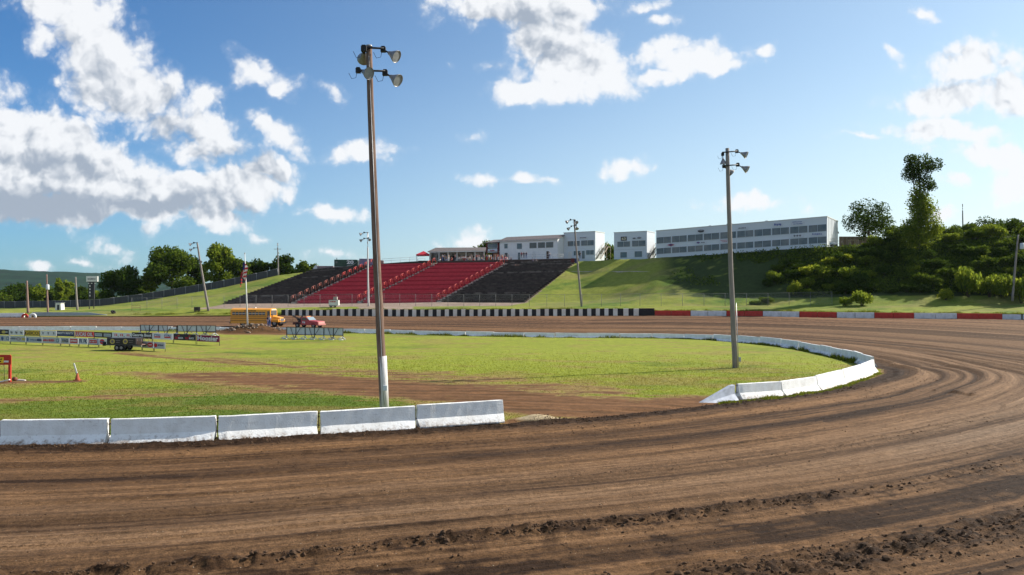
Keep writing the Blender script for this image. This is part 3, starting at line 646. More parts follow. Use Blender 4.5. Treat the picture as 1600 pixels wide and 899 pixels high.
lumps('mound_rubble', np.stack([mx_, my_, [ground_z(p, q) for p, q in zip(mx_, my_)]], 1), .05 + .22 * NR.rand(n) ** 3, mat('rubble', (.12, .085, .06), .95, .5, 2, col2=(.28, .22, .17)), 'brown rubble heaped on the mound under the flagpole', 'rubble')
# ------------------------------------------------------------------ materials for built things
WHITE = mat('white_paint', (.72, .72, .70), .6, .12, 2, .2, 12, col2=(.62, .61, .58))
BARR = mat('whitewashed_concrete', (.84, .84, .82), .8, .2, 1.6, .5, 18, col2=(.68, .66, .62), thr=(.42, .75))
def weather(m):      # mud splashed up from the ground, rust and scuffs
    nt = m.node_tree; N = nt.nodes; L = nt.links; b = N['Principled BSDF']; src = b.inputs['Base Color'].links[0].from_socket
    tc = N.new('ShaderNodeTexCoord'); sp = N.new('ShaderNodeSeparateXYZ'); L.new(tc.outputs['Object'], sp.inputs[0])
    def noise(sc, det, st=(1, 1, 1)):
        mp = N.new('ShaderNodeMapping'); mp.inputs['Scale'].default_value = st; oi = N.new('ShaderNodeObjectInfo'); ad = N.new('ShaderNodeVectorMath'); ad.operation = 'ADD'; L.new(tc.outputs['Object'], ad.inputs[0]); L.new(oi.outputs['Location'], ad.inputs[1]); L.new(ad.outputs[0], mp.inputs[0])
        n = N.new('ShaderNodeTexNoise'); n.inputs['Scale'].default_value = sc; n.inputs['Detail'].default_value = det; n.inputs['Roughness'].default_value = .7; L.new(mp.outputs[0], n.inputs[0]); return n.outputs[0]
    def mm(op, a, b_):
        r = N.new('ShaderNodeMath'); r.operation = op; [L.new(v, r.inputs[i]) if not isinstance(v, (int, float)) else setattr(r.inputs[i], 'default_value', v) for i, v in enumerate((a, b_))]; return r.outputs[0]
    def layer(prev, fac, lo, hi, col, amt):
        r = N.new('ShaderNodeMapRange'); L.new(fac, r.inputs[0]); r.inputs[1].default_value = lo; r.inputs[2].default_value = hi; r.inputs[4].default_value = amt
        x = N.new('ShaderNodeMix'); x.data_type = 'RGBA'; L.new(r.outputs[0], x.inputs[0]); L.new(prev, x.inputs[6]); x.inputs[7].default_value = (*col, 1); return x.outputs[2]
    low = mm('ADD', noise(6, 8), mm('MULTIPLY', sp.outputs[2], -.9))
    c = layer(src, low, .36, .58, (.20, .125, .075), .85)
    c = layer(c, noise(9, 6), .62, .70, (.22, .16, .11), .55)
    c = layer(c, noise(2.2, 6, (1, 1, 3.5)), .58, .72, (.36, .34, .32), .5)
    c = layer(c, noise(3.5, 5, (1.6, 1, .35)), .64, .74, (.40, .26, .15), .5)
    L.new(c, b.inputs['Base Color'])
weather(BARR)
SHADE_W = mat('grey_white_siding', (.66, .68, .70), .6, .1, 1, .1, 6)
SIDING = mat('white_siding', (.64, .68, .72), .55, .08, .7, .3, 9, stretch=(.15, .15, 6))
STEEL = mat('galvanised_steel', (.42, .43, .44), .45, .2, 4, metal=.6)
DSTEEL = mat('dark_steel', (.06, .06, .065), .5, .3, 5, metal=.3)
WOOD = mat('weathered_pole_wood', (.27, .185, .145), .95, .4, 3, .6, 20, stretch=(4, 4, .35), col2=(.12, .078, .058), spec=.05)
GWOOD = mat('grey_pole_wood', (.30, .27, .245), .85, .3, 3, .5, 20, stretch=(4, 4, .35), col2=(.19, .165, .15))
POLEW = mat('painted_pole_white', (.70, .68, .68), .7, .2, 4, .3, 20, stretch=(3, 3, .4), col2=(.50, .47, .45))
GLASS = mat('window_glass', (.075, .09, .10), .08, .35, .8, spec=.6, col2=(.13, .12, .11))
GLASS2 = mat('tinted_glass', (.075, .085, .095), .15, .5, .35, spec=.5, col2=(.20, .18, .165))
BLACK = mat('black_paint', (.018, .018, .020), .6, .3, 4)
RED = mat('red_paint', (.50, .035, .02), .55, .25, 3)
DRED = mat('red_bench', (.58, .060, .085), .6, .35, 1.4, col2=(.44, .042, .062))
BWOOD = mat('dark_bench_wood', (.068, .050, .045), .9, .4, 1.0, col2=(.115, .088, .078), spec=.1)
CONC = mat('concrete', (.46, .41, .37), .9, .25, 2, .4, 20)
YEL = mat('bus_yellow', (.80, .33, .018), .4, .1, 3, spec=.5)
RUBBER = mat('rubber', (.02, .02, .02), .9, .3, 6)
ROOF = mat('roof_shingle', (.17, .145, .14), .9, .3, 2, .5, 14)
CHROME = mat('dull_chrome', (.5, .5, .5), .3, .1, 4, metal=.8)
REFL = mat('lamp_reflector', (.33, .32, .32), .5, .3, 6, metal=.5)
LENS = mat('lamp_glass', (.30, .32, .33), .2, .3, 5, spec=.6)
GREYP = mat('grey_panel', (.56, .60, .64), .6, .15, 1.5)

# ------------------------------------------------------------------ barriers
def jersey_prof(h=.81):
    return [(-.38, 0), (-.38, .05), (-.14, .32), (-.085, h - .015), (-.07, h), (.07, h), (.085, h - .015), (.14, .32), (.38, .05), (.38, 0)]
def jersey(name, p0, p1, label, group=None, m=None, h=.81, sink=.03, taper=False, seed=0, hook=False, cat='barrier', n=9):
    p0 = Vector(p0); p1 = Vector(p1); d = p1 - p0; L = Vector((d.x, d.y, 0)).length; rz = math.atan2(d.y, d.x)
    t = thing(name, label, cat, p0, rz, group) if hook else None
    rr_ = random.Random(seed); mb = MB(); prof = jersey_prof(h); k = len(prof); mb.v = []
    for i in range(n + 1):
        f = i / n; x = .02 + (L - .04) * f; e = .012 if i in (0, n) else .004
        for j, (yy, zz) in enumerate(prof):
            z = zz
            if taper: z = zz * (1 - .93 * max(0, (1 - f) * 1.25 - .1) if taper == 1 else 1); 
            w = yy * (.9 if i in (0, n) else 1)
            mb.v.append((x + rr_.uniform(-e, e) * 3, w + rr_.uniform(-e, e), z + d.z * f - sink + rr_.uniform(-e, e) * (1 if j not in (0, k - 1) else 0)))
    for i in range(n):
        for j in range(k):
            a = i * k + j; b = i * k + (j + 1) % k; mb.f.append((a, a + k, b + k, b)); mb.m.append(0); mb.sm.append(False)
    mb.f.append(tuple(range(k))); mb.f.append(tuple(n * k + j for j in reversed(range(k)))); mb.m += [0, 0]; mb.sm += [False, False]
    if hook:
        o = mb.build('barrier_body', m or BARR, t)
        hk = MB()
        for zz in (.3, .62):
            hk.path([(-.02, -.07, zz), (-.07, -.03, zz + .01), (-.07, .04, zz + .01), (-.02, .08, zz)], [.012] * 4, 6)
        hk.tube((-.055, 0, .22), (-.055, 0, .80), .014, n=6); hk.build('joint_hook', mat('rusty_iron', (.11, .055, .035), .9, .4, 8), t)
        return t
    o = mb.build(name, m or BARR, None, p0, rz); return tag(o, label, cat, group)

GN = 'white concrete barriers in the near row at the lower left'
joints = [(-190, 696), (-8, 696), (165, 694), (335, 688.5), (495, 679.5), (648, 671), (787, 663)]
nl = [None, 'white concrete barrier cut by the left edge of the photo in the near row', 'white concrete barrier, second of the near row counted from the left edge', 'white concrete barrier in the middle of the near row, third from its left', 'white concrete barrier just left of the painted foot of the tall wooden light pole', 'white concrete barrier ending the near row, tilted up beside the pale sand']
tops = [0, 0, 0, 0, 0, 0.07, .10]
nl[0] = 'sliver of a white concrete barrier beyond the left edge of the near row'
for i in range(0, 6):
    a = G(*joints[i]); b = G(*joints[i + 1]); off = Vector((0, .27, 0))
    a2 = a + off; b2 = b + off; dd = (b2 - a2).normalized() * .045
    a2.z = ground_z(a2.x, a2.y - .35) * .4 + tops[i] - .02; b2.z = ground_z(b2.x, b2.y - .35) * .4 + tops[i + 1] * (1 if i == 5 else .3)
    jersey('concrete_barrier', a2 + dd, b2 - dd, nl[i], GN, seed=i, hook=True, h=.83, n=14)
GR = 'white concrete barriers of the right end of the infield'
rj = [(1157, 625.5), (1226, 620.5), (1282, 611.5), (1323.5, 600), (1352, 590.5), (1371, 581.5)]
rl = ['white concrete barrier right of the half buried sloping end block', 'white concrete barrier, second after the sloping end block', 'white concrete barrier, third after the sloping end block, in the right curve', 'white concrete barrier in the right curve just before the outermost tip', 'short white concrete barrier at the outermost tip of the right curve']
for i in range(5):
    a = G(*rj[i]); b = G(*rj[i + 1]); d = (b - a).normalized(); nrm_ = Vector((-d.y, d.x, 0)) * .27
    jersey('concrete_barrier', a + nrm_ + d * .03 + Vector((0, 0, .03)), b + nrm_ - d * .03 + Vector((0, 0, .03)), rl[i], GR, seed=20 + i, hook=True, h=.74 if i < 2 else .78, n=12)
a = G(1086, 633); b = G(1149, 626)
jersey('barrier_end_block', a + Vector((0, .3, -.02)), b + Vector((0, .3, .0)), 'sloping white concrete end block half sunk in the grass before the right barriers', None, mat('bluish_white_concrete', (.50, .54, .62), .8, .3, 3, .4), taper=1, seed=31, h=.74)
# ---- long row round the far side of the infield
i0 = np.abs(INNER - np.array([24.4, 53.2])).sum(1).argmin(); path_ = INNER[i0:]; seg = np.hypot(*np.diff(path_, axis=0).T); cum = np.concatenate([[0], np.cumsum(seg)])
ORD = ['first', 'second', 'third', 'fourth', 'fifth', 'sixth', 'seventh', 'eighth', 'ninth', 'tenth', 'eleventh', 'twelfth']
def place_label(head, px, marks, counts):
    m = [q for q in marks if q[0] <= px] or [marks[0]]; m = m[-1]; k = (head, m[1]); counts[k] = counts.get(k, 0) + 1
    return f"{head}, {ORD[min(counts[k] - 1, 11)]} one right of {m[1]}" if m[1] else head
GF = 'white concrete barriers lining the far side of the infield'; BL = []
s_ = 0; i = 0
while s_ < 152:
    x0, y0 = np.interp(s_, cum, path_[:, 0]), np.interp(s_, cum, path_[:, 1]); e = s_ + (3.62 if s_ > 16 else 2.5)
    x1, y1 = np.interp(e, cum, path_[:, 0]), np.interp(e, cum, path_[:, 1]); jz = R.uniform(-.03, .05) - .12 * sstep(20, 60, s_)
    o = jersey('concrete_barrier', (x0, y0, ground_z(x0, y0) + jz), (x1, y1, ground_z(x1, y1) + jz + R.uniform(-.02, .02)), 'far row barrier', GF, seed=50 + i, h=.76 if s_ < 30 else .66, n=3)
    BL.append((800 + F * (x0 + x1) / (y0 + y1), o)); s_ = e + .04; i += 1
BL.sort(key=lambda q: q[0]); cn = {}
for px, o in BL: o['label'] = place_label('far infield barrier', px, [(-999, 'the photo edge'), (70, 'the second utility pole'), (140, 'the scoreboard'), (217, 'the left braced board'), (338, 'the paired braced boards'), (385, 'the flagpole'), (492, 'the tow truck'), (590, 'the tall near pole'), (760, 'the right red seating block middle'), (905, 'the leaning pole beside the black seats'), (1145, 'the weathered grass pole'), (1240, 'the long building centre'), (1311, 'the long building corner')], cn)
# ---- outer wall
def outer_pt(px):
    Y = float(np.interp(px, [0, 340, 445, 650, 900, 1023, 1180, 1330, 1570, 1700], [149, 150, 149.5, 146, 143, 140, 136, 130, 124, 118]))
    return Vector(((px - 800) / F * Y, Y, float(np.interp(px, OUTZ_PX, OUTZ))))
def wall_piece(name, p0, p1, hgt, m, label, group, cat='barrier', th=.4, under=.12):
    d = p1 - p0; L = Vector((d.x, d.y, 0)).length; rz = math.atan2(d.y, d.x); mb = MB(); u = under
    mb.hexa([(0, -th / 2, -u), (L, -th / 2, -u + d.z), (L, th / 2, -u + d.z), (0, th / 2, -u)], [(0, -th / 2 * .7, hgt), (L, -th / 2 * .7, hgt + d.z), (L, th / 2 * .7, hgt + d.z), (0, th / 2 * .7, hgt)])
    return tag(mb.build(name, m, None, p0, rz, bevel=.02), label, cat, group)
RW_R = mat('red_barrier_paint', (.52, .045, .03), .65, .3, 1.5, .3, 10); RW_W = mat('dirty_white_barrier_paint', (.62, .64, .66), .7, .25, 1.2, .3, 10, col2=(.42, .42, .42), thr=(.45, .75))
px_b = [1023, 1048.5, 1079, 1106, 1135, 1163, 1192, 1220.5, 1249, 1277, 1307.5, 1336, 1366, 1396, 1428, 1461.5, 1495, 1529, 1566, 1596, 1632, 1668]
pat = 'RRWWRRWWRRWWRRWWRRWWR'
# photo: red 1023-1079, white 1079-1135, red 1135-1192, white, red, white, red 1366-1428, white 1428-1495, red 1495-1566, white 1566-
cn = {}
for i in range(len(px_b) - 1):
    c = pat[i]; a = outer_pt(px_b[i]); b = outer_pt(px_b[i + 1]); hh_ = .92 if i < 18 else .80
    if c == 'W' and i == 19: a = a + (b - a) * .05
    wall_piece('track_barrier', a + (b - a) * .012, b - (b - a) * .012, hh_, RW_R if c == 'R' else RW_W, place_label(('red' if c == 'R' else 'white') + ' outer wall block', (px_b[i] + px_b[i + 1]) / 2, [(0, 'the checkered wall'), (1147, 'the weathered grass pole'), (1311, 'the long building corner'), (1437, 'the vine covered tree'), (1580, 'the leaning utility pole')], cn), ('red' if c == 'R' else 'white') + ' blocks of the outer track wall')
# checkered wall: two stretches of different height, painted black and white
def check_wall(pa, pb, hgt, edges, label):
    a = outer_pt(pa); b = outer_pt(pb); t = thing('checkered_wall', label, 'wall', a)
    allp = [pa] + edges + [pb]; blk = MB(); wht = MB()
    for i in range(len(allp) - 1):
        p = outer_pt(allp[i]) - a; q = outer_pt(allp[i + 1]) - a; tgt = blk if i % 2 == 0 else wht; dd = (q - p).normalized(); nn = Vector((-dd.y, dd.x, 0)) * .2; jj = R.uniform(-.04, .04)
        tgt.hexa([p - nn + Vector((0, 0, -.1)), q - nn + Vector((0, 0, -.1)), q + nn + Vector((0, 0, -.1)), p + nn + Vector((0, 0, -.1))], [p - nn * .8 + Vector((0, 0, hgt + jj)), q - nn * .8 + Vector((0, 0, hgt + jj)), q + nn * .8 + Vector((0, 0, hgt + jj)), p + nn * .8 + Vector((0, 0, hgt + jj))])
    blk.build('black_checks', mat('black_check_paint', (.022, .02, .022), .7, .4, 1), t)
    wht.build('white_checks', mat('worn_check_paint', (.80, .76, .68), .75, .3, .5, .2, 8, col2=(.58, .50, .41), thr=(.3, .75)), t)
e1 = [446.5]
x_ = 446.5
while x_ < 514: e1 += [x_ + 4.6, x_ + 10.6]; x_ += 10.7
e1 = sorted(set(round(v, 1) for v in e1 if 441 < v < 518))
check_wall(440, 519, 1.08, e1[:-1] if len(e1) % 2 else e1, 'lower black and white painted wall stretch behind the yellow bus and tow truck')
e2 = []; x_ = 520.0
while x_ < 955: e2 += [x_, x_ + 6.2]; x_ += 12.3 + (x_ - 520) * .0028
e2 += [x_, x_ + 7, x_ + 16, x_ + 24, x_ + 32, x_ + 40, x_ + 48, x_ + 56]; e2 = [v for v in e2 if v < 1014]
check_wall(519, 1022.5, 1.28, e2 if len(e2) % 2 == 0 else e2[:-1], 'long black and white painted retaining wall below the grandstand')

# ------------------------------------------------------------------ light poles
def lamp(parent, at, d, s=1.0):
    s = s * .84
    """ballast box on the cross arm and a bell reflector hanging from it, as one lamp part with its pieces"""
    at = Vector(at); d = Vector(d).normalized()
    b = MB().box(at, (.20 * s, .17 * s, .2 * s)).box(at + Vector((0, 0, .12 * s)), (.14 * s, .13 * s, .04 * s)); b.tube(at, at + d * .3 * s, .035 * s, n=8)
    for k in range(1): b.path([at + Vector((-.06 * s, 0, -.1 * s)), at + Vector((-.1 * s, 0, -.3 * s)), at + Vector((-.28 * s, 0, -.34 * s)), at + Vector((-.4 * s, 0, -.1 * s))], [.01 * s] * 4, 5)
    lo = b.build('floodlight', BLACK, parent)
    o = at + d * .28 * s
    MB().lathe([(.05 * s, 0), (.075 * s, .03 * s), (.09 * s, .10 * s), (.17 * s, .25 * s), (.24 * s, .38 * s), (.262 * s, .44 * s), (.262 * s, .455 * s), (.245 * s, .44 * s), (.16 * s, .26 * s), (.05 * s, .1 * s)], o, d, 20).build('reflector', REFL, lo)
    MB().lathe([(.001, .425 * s), (.15 * s, .43 * s), (.242 * s, .425 * s)], o, d, 20).build('lens', LENS, lo)
def pole(label, base, top, r0, r1, lamps=(), m=WOOD, paint=None, s=1.0, name='light_pole', cat='light pole', group=None, arms=()):
    base = Vector(base); v = Vector(top) - base; t = thing(name, label, cat, base, 0, group); n = 14; pts = []; rs = []
    wob = random.Random(int(abs(v.x * 100)) + 3)
    for i in range(n + 1):
        f = i / n; bow = math.sin(f * math.pi) * v.length * .004
        pts.append(v * f + Vector((-bow, 0, 0)) + Vector((wob.uniform(-.012, .012), 0, 0)) * (0 if i in (0, n) else 1) - Vector((0, 0, .3 if i == 0 else 0))); rs.append(r0 + (r1 - r0) * f)
    MB().path(pts, rs, 12).build('shaft', m, t)
    if paint:
        f = paint / v.z; MB().path([Vector((0, 0, -.25)), v * (f * .5), v * f], [r0 + .006, r0 + (r1 - r0) * f * .5 + .006, r0 + (r1 - r0) * f + .005], 14).build('painted_foot', POLEW, t)
    for (a, b, r) in arms: MB().tube(v + Vector(a), v + Vector(b), r, n=6).build('cross_arm', DSTEEL, t)
    for (a, d, k) in lamps: lamp(t, v + Vector(a), d, k)
    return t, v
b = G(601, 642); tp = P(576.5, 72, 33.65)
t, v = pole('tall brown wooden light pole with white painted foot, nearest the camera', b, tp, .19, .13, m=WOOD, paint=2.35,
    lamps=[((.62, -.05, -.18), (.62, -.25, -.38), 1.25), ((-.16, -.30, -.22), (-.16, .85, -.22), 1.35), ((.70, -.05, -1.18), (.62, -.3, -.42), 1.28), ((-.42, -.2, -1.12), (.78, -.62, -.35), 1.2)],
    arms=[((-.1, -.16, -.12), (.66, -.16, -.16), .045), ((-.5, -.18, -1.1), (.72, -.14, -1.12), .045)])
MB().path([Vector((.02, -.20, .3)), Vector((-.02, -.2, .6)) + v * .03, v * .5 + Vector((-.01, -.175, 0)), v * .97 + Vector((0, -.15, 0))], [.018, .016, .014, .014], 6).build('conduit', STEEL, t)
MB().box((.06, -.235, 1.0), (.17, .08, .22)).build('switch_box', GREYP, t, bevel=.01)
MB().tube(v + Vector((0, 0, -.03)), v + Vector((0, 0, .03)), .15, .13, n=12).build('pole_cap', STEEL, t)
b = G(1149, 577); tp = P(1136.5, 232, 52.4)
t, v = pole('weathered light pole standing on the grass near the right curve of white barriers', b, tp, .185, .125, m=GWOOD,
    lamps=[((.62, -.05, -.22), (.72, -.3, -.36), 1.15), ((-.3, .05, -.4), (.1, .1, -1), 1.05), ((.68, -.05, -1.12), (.68, -.3, -.42), 1.2), ((-.2, .1, -1.2), (.75, .2, -.6), 1.15)],
    arms=[((-.4, -.15, -.3), (.62, -.15, -.22), .045), ((-.4, -.15, -1.2), (.66, -.15, -1.12), .045)])
MB().box((.27, -.05, .65), (.15, .14, .3)).build('junction_box', STEEL, t, bevel=.01); MB().tube((.2, -.1, .1), v * .3 + Vector((.18, -.1, 0)), .025, n=6).build('conduit', STEEL, t)
b = T(909, 150); tp = P(897, 343, 150)
pole('leaning light pole on the grass right of the black seating block', b, tp, .2, .14, m=GWOOD, s=1.2,
    lamps=[((-.7, -.1, -.1), (-.8, -.3, -.5), 1.6), ((.15, -.2, -.3), (.3, -.8, -.4), 1.5), ((-.55, -.1, -1.35), (-.7, -.3, -.6), 1.5), ((.35, -.2, -1.1), (.2, -.6, -.9), 1.6)],
    arms=[((-.7, -.18, -.12), (.3, -.18, -.1), .06), ((-.6, -.18, -1.3), (.4, -.18, -1.2), .06)])
b = T(576, 157.5); tp = P(574.5, 363, 157.5)
pole('slim pale light pole in front of the red seats', b, tp, .2, .12, m=POLEW,
    lamps=[((-.7, -.1, -.1), (-.8, -.3, -.4), 1.5), ((-.7, -.1, -1.3), (-.75, -.3, -.5), 1.5), ((.2, -.2, -1.2), (.4, -.7, -.5), 1.3)], arms=[((-.7, -.15, -.1), (.2, -.15, -.1), .06), ((-.7, -.15, -1.25), (.25, -.15, -1.25), .06)])
b = T(326, 153); tp = P(308, 379, 153)
pole('strongly leaning light pole on the grass bank left of the bus', b, tp, .24, .15, m=GWOOD,
    lamps=[((-.6, -.1, -.1), (-.8, -.3, -.4), 1.5), ((-.6, -.1, -1.1), (-.7, -.4, -.5), 1.4), ((.5, -.1, -3.4), (.6, -.4, -.6), 1.1)], arms=[((-.6, -.15, -.1), (.2, -.15, -.05), .06), ((-.6, -.15, -1.1), (.2, -.15, -1.05), .06), ((0, -.15, -3.3), (.5, -.15, -3.35), .05)])
def util(label, px, pyb, pyt, Y, r, lean=0, can=None, arm=None, m=GWOOD):
    b = P(px, pyb, Y); tp = P(px + lean, pyt, Y); t, v = pole(label, b, tp, r, r * .6, m=m, name='utility_pole', cat='utility pole')
    if arm: MB().box(v + Vector((0, -.15, -arm)), (1.9, .1, .12)).build('cross_arm', GWOOD, t)
    if can: MB().lathe([(.001, 0), (.3, .02), (.32, .1), (.32, .95), (.26, 1.05), (.001, 1.08)], v + Vector((can[0], -.3, -can[1])), (0, 0, 1), 12).build('transformer', GREYP, t)
    return t
RP = mat('reddish_pole_wood', (.30, .19, .16), .85, .3, 3, stretch=(4, 4, .4))
util('short reddish utility pole behind the white end of the outer wall', 44, 489, 439, 158, .26, -2, m=RP)
util('reddish utility pole with a round lamp before the far wood', 75, 489, 429, 158, .2, -2, can=(.35, 3.1), m=RP)
util('bare grey utility pole left of the scoreboard', 121, 485, 433, 170, .24, -3, m=GWOOD)
util('distant utility pole on the crest of the grass slope', 435, 431, 380, 206, .2, -1, arm=1.6)
util('leaning utility pole with a grey transformer among the right bushes', 1582, 468, 367, 134, .2, 9, can=(.45, 2.5), arm=None)
util('thin far pole tip showing above the right bushes', 1505, 370, 319, 190, .16, -1, m=BLACK)
# flag pole
fb_ = P(387, 516, 100.2); fb_.z = ground_z(fb_.x, fb_.y); ft = P(382.5, 396, 101.5); t = thing('flagpole', 'white flagpole standing on the rubble mound with a folded striped flag', 'flagpole', fb_)
v = ft - fb_; MB().path([(0, 0, -.3), v * .5, v], [.11, .075, .045], 10).build('pole', WHITE, t); MB().ball(tuple(v), .1).build('finial', CHROME, t)
fl = MB()
def flag_sheet(x0, z0, w, h, mi_f, amp, slant):
    nx, nz = 10, 16; o = len(fl.v)
    for j in range(nz + 1):
        for i in range(nx + 1):
            fx, fz = i / nx, j / nz; xx = x0 + w * fx * (1 - .25 * fz) + slant * fz; fl.v.append((v.x * .8 + xx, -.05 + amp * math.sin(fx * 9 + fz * 2), z0 - h * fz - fx * fx * h * .25 + .1 * math.sin(fx * 6)))
    for j in range(nz):
        for i in range(nx): a_ = o + j * (nx + 1) + i; fl.f.append((a_, a_ + nx + 1, a_ + nx + 2, a_ + 1)); fl.m.append(mi_f(i / nx, j / nz)); fl.sm.append(True)
flag_sheet(.05, P(384, 411, 101.5).z - fb_.z, .66, 2.0, lambda a, b: (2 if (a < .42 and b < .5) else (int((a * .55 + b) * 8) % 2)), .10, -.1)
fl.build('flag', [mat('flag_red', (.55, .03, .04), .8, .1, 3), mat('flag_white', (.7, .66, .66), .8, .1, 3), mat('flag_blue', (.03, .035, .16), .8, .1, 3)], t)
fl = MB(); flag_sheet(-.02, P(384, 426, 101.5).z - fb_.z, -.24, 1.5, lambda a, b: int(b * 7) % 2, .06, -.05)
fl.build('lower_flag', [bpy.data.materials['flag_red'], mat('flag_dark', (.10, .06, .07), .8, .1, 3)], t)

# ------------------------------------------------------------------ infield boards seen from behind
def frame_board(label, p0, p1, zb, h, npan, missing=(), group='braced boards standing on white feet'):
    p0 = Vector(p0); p1 = Vector(p1); d = p1 - p0; L = d.length; t = thing('braced_board', label, 'board', p0, math.atan2(d.y, d.x), group); w = L / npan
    for i in range(npan):
        if i in missing: continue
        MB().box(((i + .5) * w, .04, zb + h / 2), (w - .07, .02, h)).build('panel', GREYP, t)
    fr = MB(); fr.box((L / 2, 0, zb), (L, .06, .06)); fr.box((L / 2, 0, zb + h), (L, .05, .05))
    for i in range(npan + 1): fr.box((i * w, 0, (zb + h) / 2 + .02), (.07, .07, zb + h))
    fr.build('frame', DSTEEL, t); br = MB()
    for i in range(npan):
        s = 1 if i % 2 == 0 else -1; c = (i + (1 if s > 0 else 0)) * w; br.tube((c - s * w * .55, -.06, zb + h), (c - s * .04, -.3, .14), .035, n=6)
    br.build('brace', DSTEEL, t)
    for i in range(npan + 1):
        q = MB(); q.tube((i * w - .55, -.35, .06), (i * w, -.1, .30), .05, n=6); q.tube((i * w + .55, -.4, .06), (i * w, -.1, .30), .05, n=6); q.box((i * w, -.4, .05), (.4, .3, .12)); q.build('foot', WHITE, t)
    return t
def gpt(px, py): q = G(px, py); return Vector((q.x, q.y, ground_z(q.x, q.y)))
a = gpt(448, 530.5); b = gpt(536, 532.5); frame_board('three bay grey board braced from behind, right of the rubble mound', a, b, .48, .80, 6)
a = gpt(219.5, 524); b = gpt(276, 525.5); frame_board('grey board with one open bay, left of its pair behind the advertising row', a, b, .50, .68, 4, (3,))
a = gpt(277.5, 525.5); b = gpt(337, 526); frame_board('grey board with full panels, right of its pair behind the advertising row', a, b, .50, .70, 4)

# ------------------------------------------------------------------ advertising banners
def fm(name, c): return mat(name, c, .6, .08, 3)
BN = {'k': fm('banner_black', (.025, .022, .024)), 'w': fm('banner_white', (.66, .67, .69)), 'g': fm('banner_grey', (.42, .45, .47)), 'y': fm('banner_yellow', (.72, .48, .03)), 'r': fm('banner_red', (.52, .03, .035)),
      'p': fm('banner_purple', (.20, .012, .065)), 'b': fm('banner_blue', (.05, .10, .26)), 'o': fm('banner_gold', (.45, .36, .10)), 't': fm('banner_teal', (.05, .16, .18)), 'd': fm('banner_dark_blue', (.03, .04, .10))}
def banner(label, p0, p1, zb, h, bg, items, post_top=None):
    """items: ('text', body, u, v, w, h, colour) ('disc'|'box'|'ring', u, v, w, h, colour), fractions of the banner"""
    p0 = Vector(p0); p1 = Vector(p1); d = p1 - p0; L = math.hypot(d.x, d.y); t = thing('advertising_banner', label, 'banner', p0, math.atan2(d.y, d.x), 'advertising banners on the infield')
    MB().box((L / 2, 0, zb + h / 2), (L - .03, .025, h)).build('banner_sheet', BN[bg], t)
    ps = MB(); [ps.tube((x, .03, -.05), (x, .03, zb + h + .02), .022, n=6) for x in (.03, L - .03)]; ps.tube((0, .03, zb + .02), (L, .03, zb + .02), .015, n=5); ps.build('support_posts', DSTEEL, t)
    grp = {}
    for it in items:
        if it[0] == 'text':
            _, body, u, v_, w, hh, c = it; m = grp.setdefault(c, MB()); put_text(m, body, (u * L, -.012, zb + v_ * h), w * L, hh * h, y=-.008)
        else:
            k, u, v_, w, hh, c = it; m = grp.setdefault(c, MB()); cx, cz, a_, b_ = u * L, zb + v_ * h, w * L / 2, hh * h / 2; lay = -.017 - .003 * (items.index(it) % 5)
            if k == 'box': m.add([(cx - a_, lay, cz - b_), (cx + a_, lay, cz - b_), (cx + a_, lay, cz + b_), (cx - a_, lay, cz + b_)], [(0, 1, 2, 3)])
            elif k == 'disc': m.add([(cx + a_ * math.cos(q * math.pi / 8), lay, cz + b_ * math.sin(q * math.pi / 8)) for q in range(16)], [tuple(range(16))])
            elif k == 'ring':
                vs = [(cx + f * a_ * math.cos(q * math.pi / 8), lay, cz + f * b_ * math.sin(q * math.pi / 8)) for f in (1, .7) for q in range(16)]; m.add(vs, [(q, (q + 1) % 16, 16 + (q + 1) % 16, 16 + q) for q in range(16)])
    for c, m in grp.items(): m.build('lettering', BN[c], t)
def upper(px):
    Y = 91 + (75.6 - 91) * px / 343 if px <= 343 else 75.6
    x = (px - 800) / F * Y; return Vector((x, Y, ground_z(x, Y)))
def lower(px):
    Y = 78.6 + (68 - 78.6) * px / 258; x = (px - 800) / F * Y; return Vector((x, Y, ground_z(x, Y)))
def gl(u, c, w=.2): return [('box', u - w * .18, .68, w * .3, .12, c), ('box', u + w * .12, .60, w * .5, .13, c), ('box', u - w * .02, .45, w * .7, .10, c), ('box', u + w * .1, .30, w * .45, .07, c)]
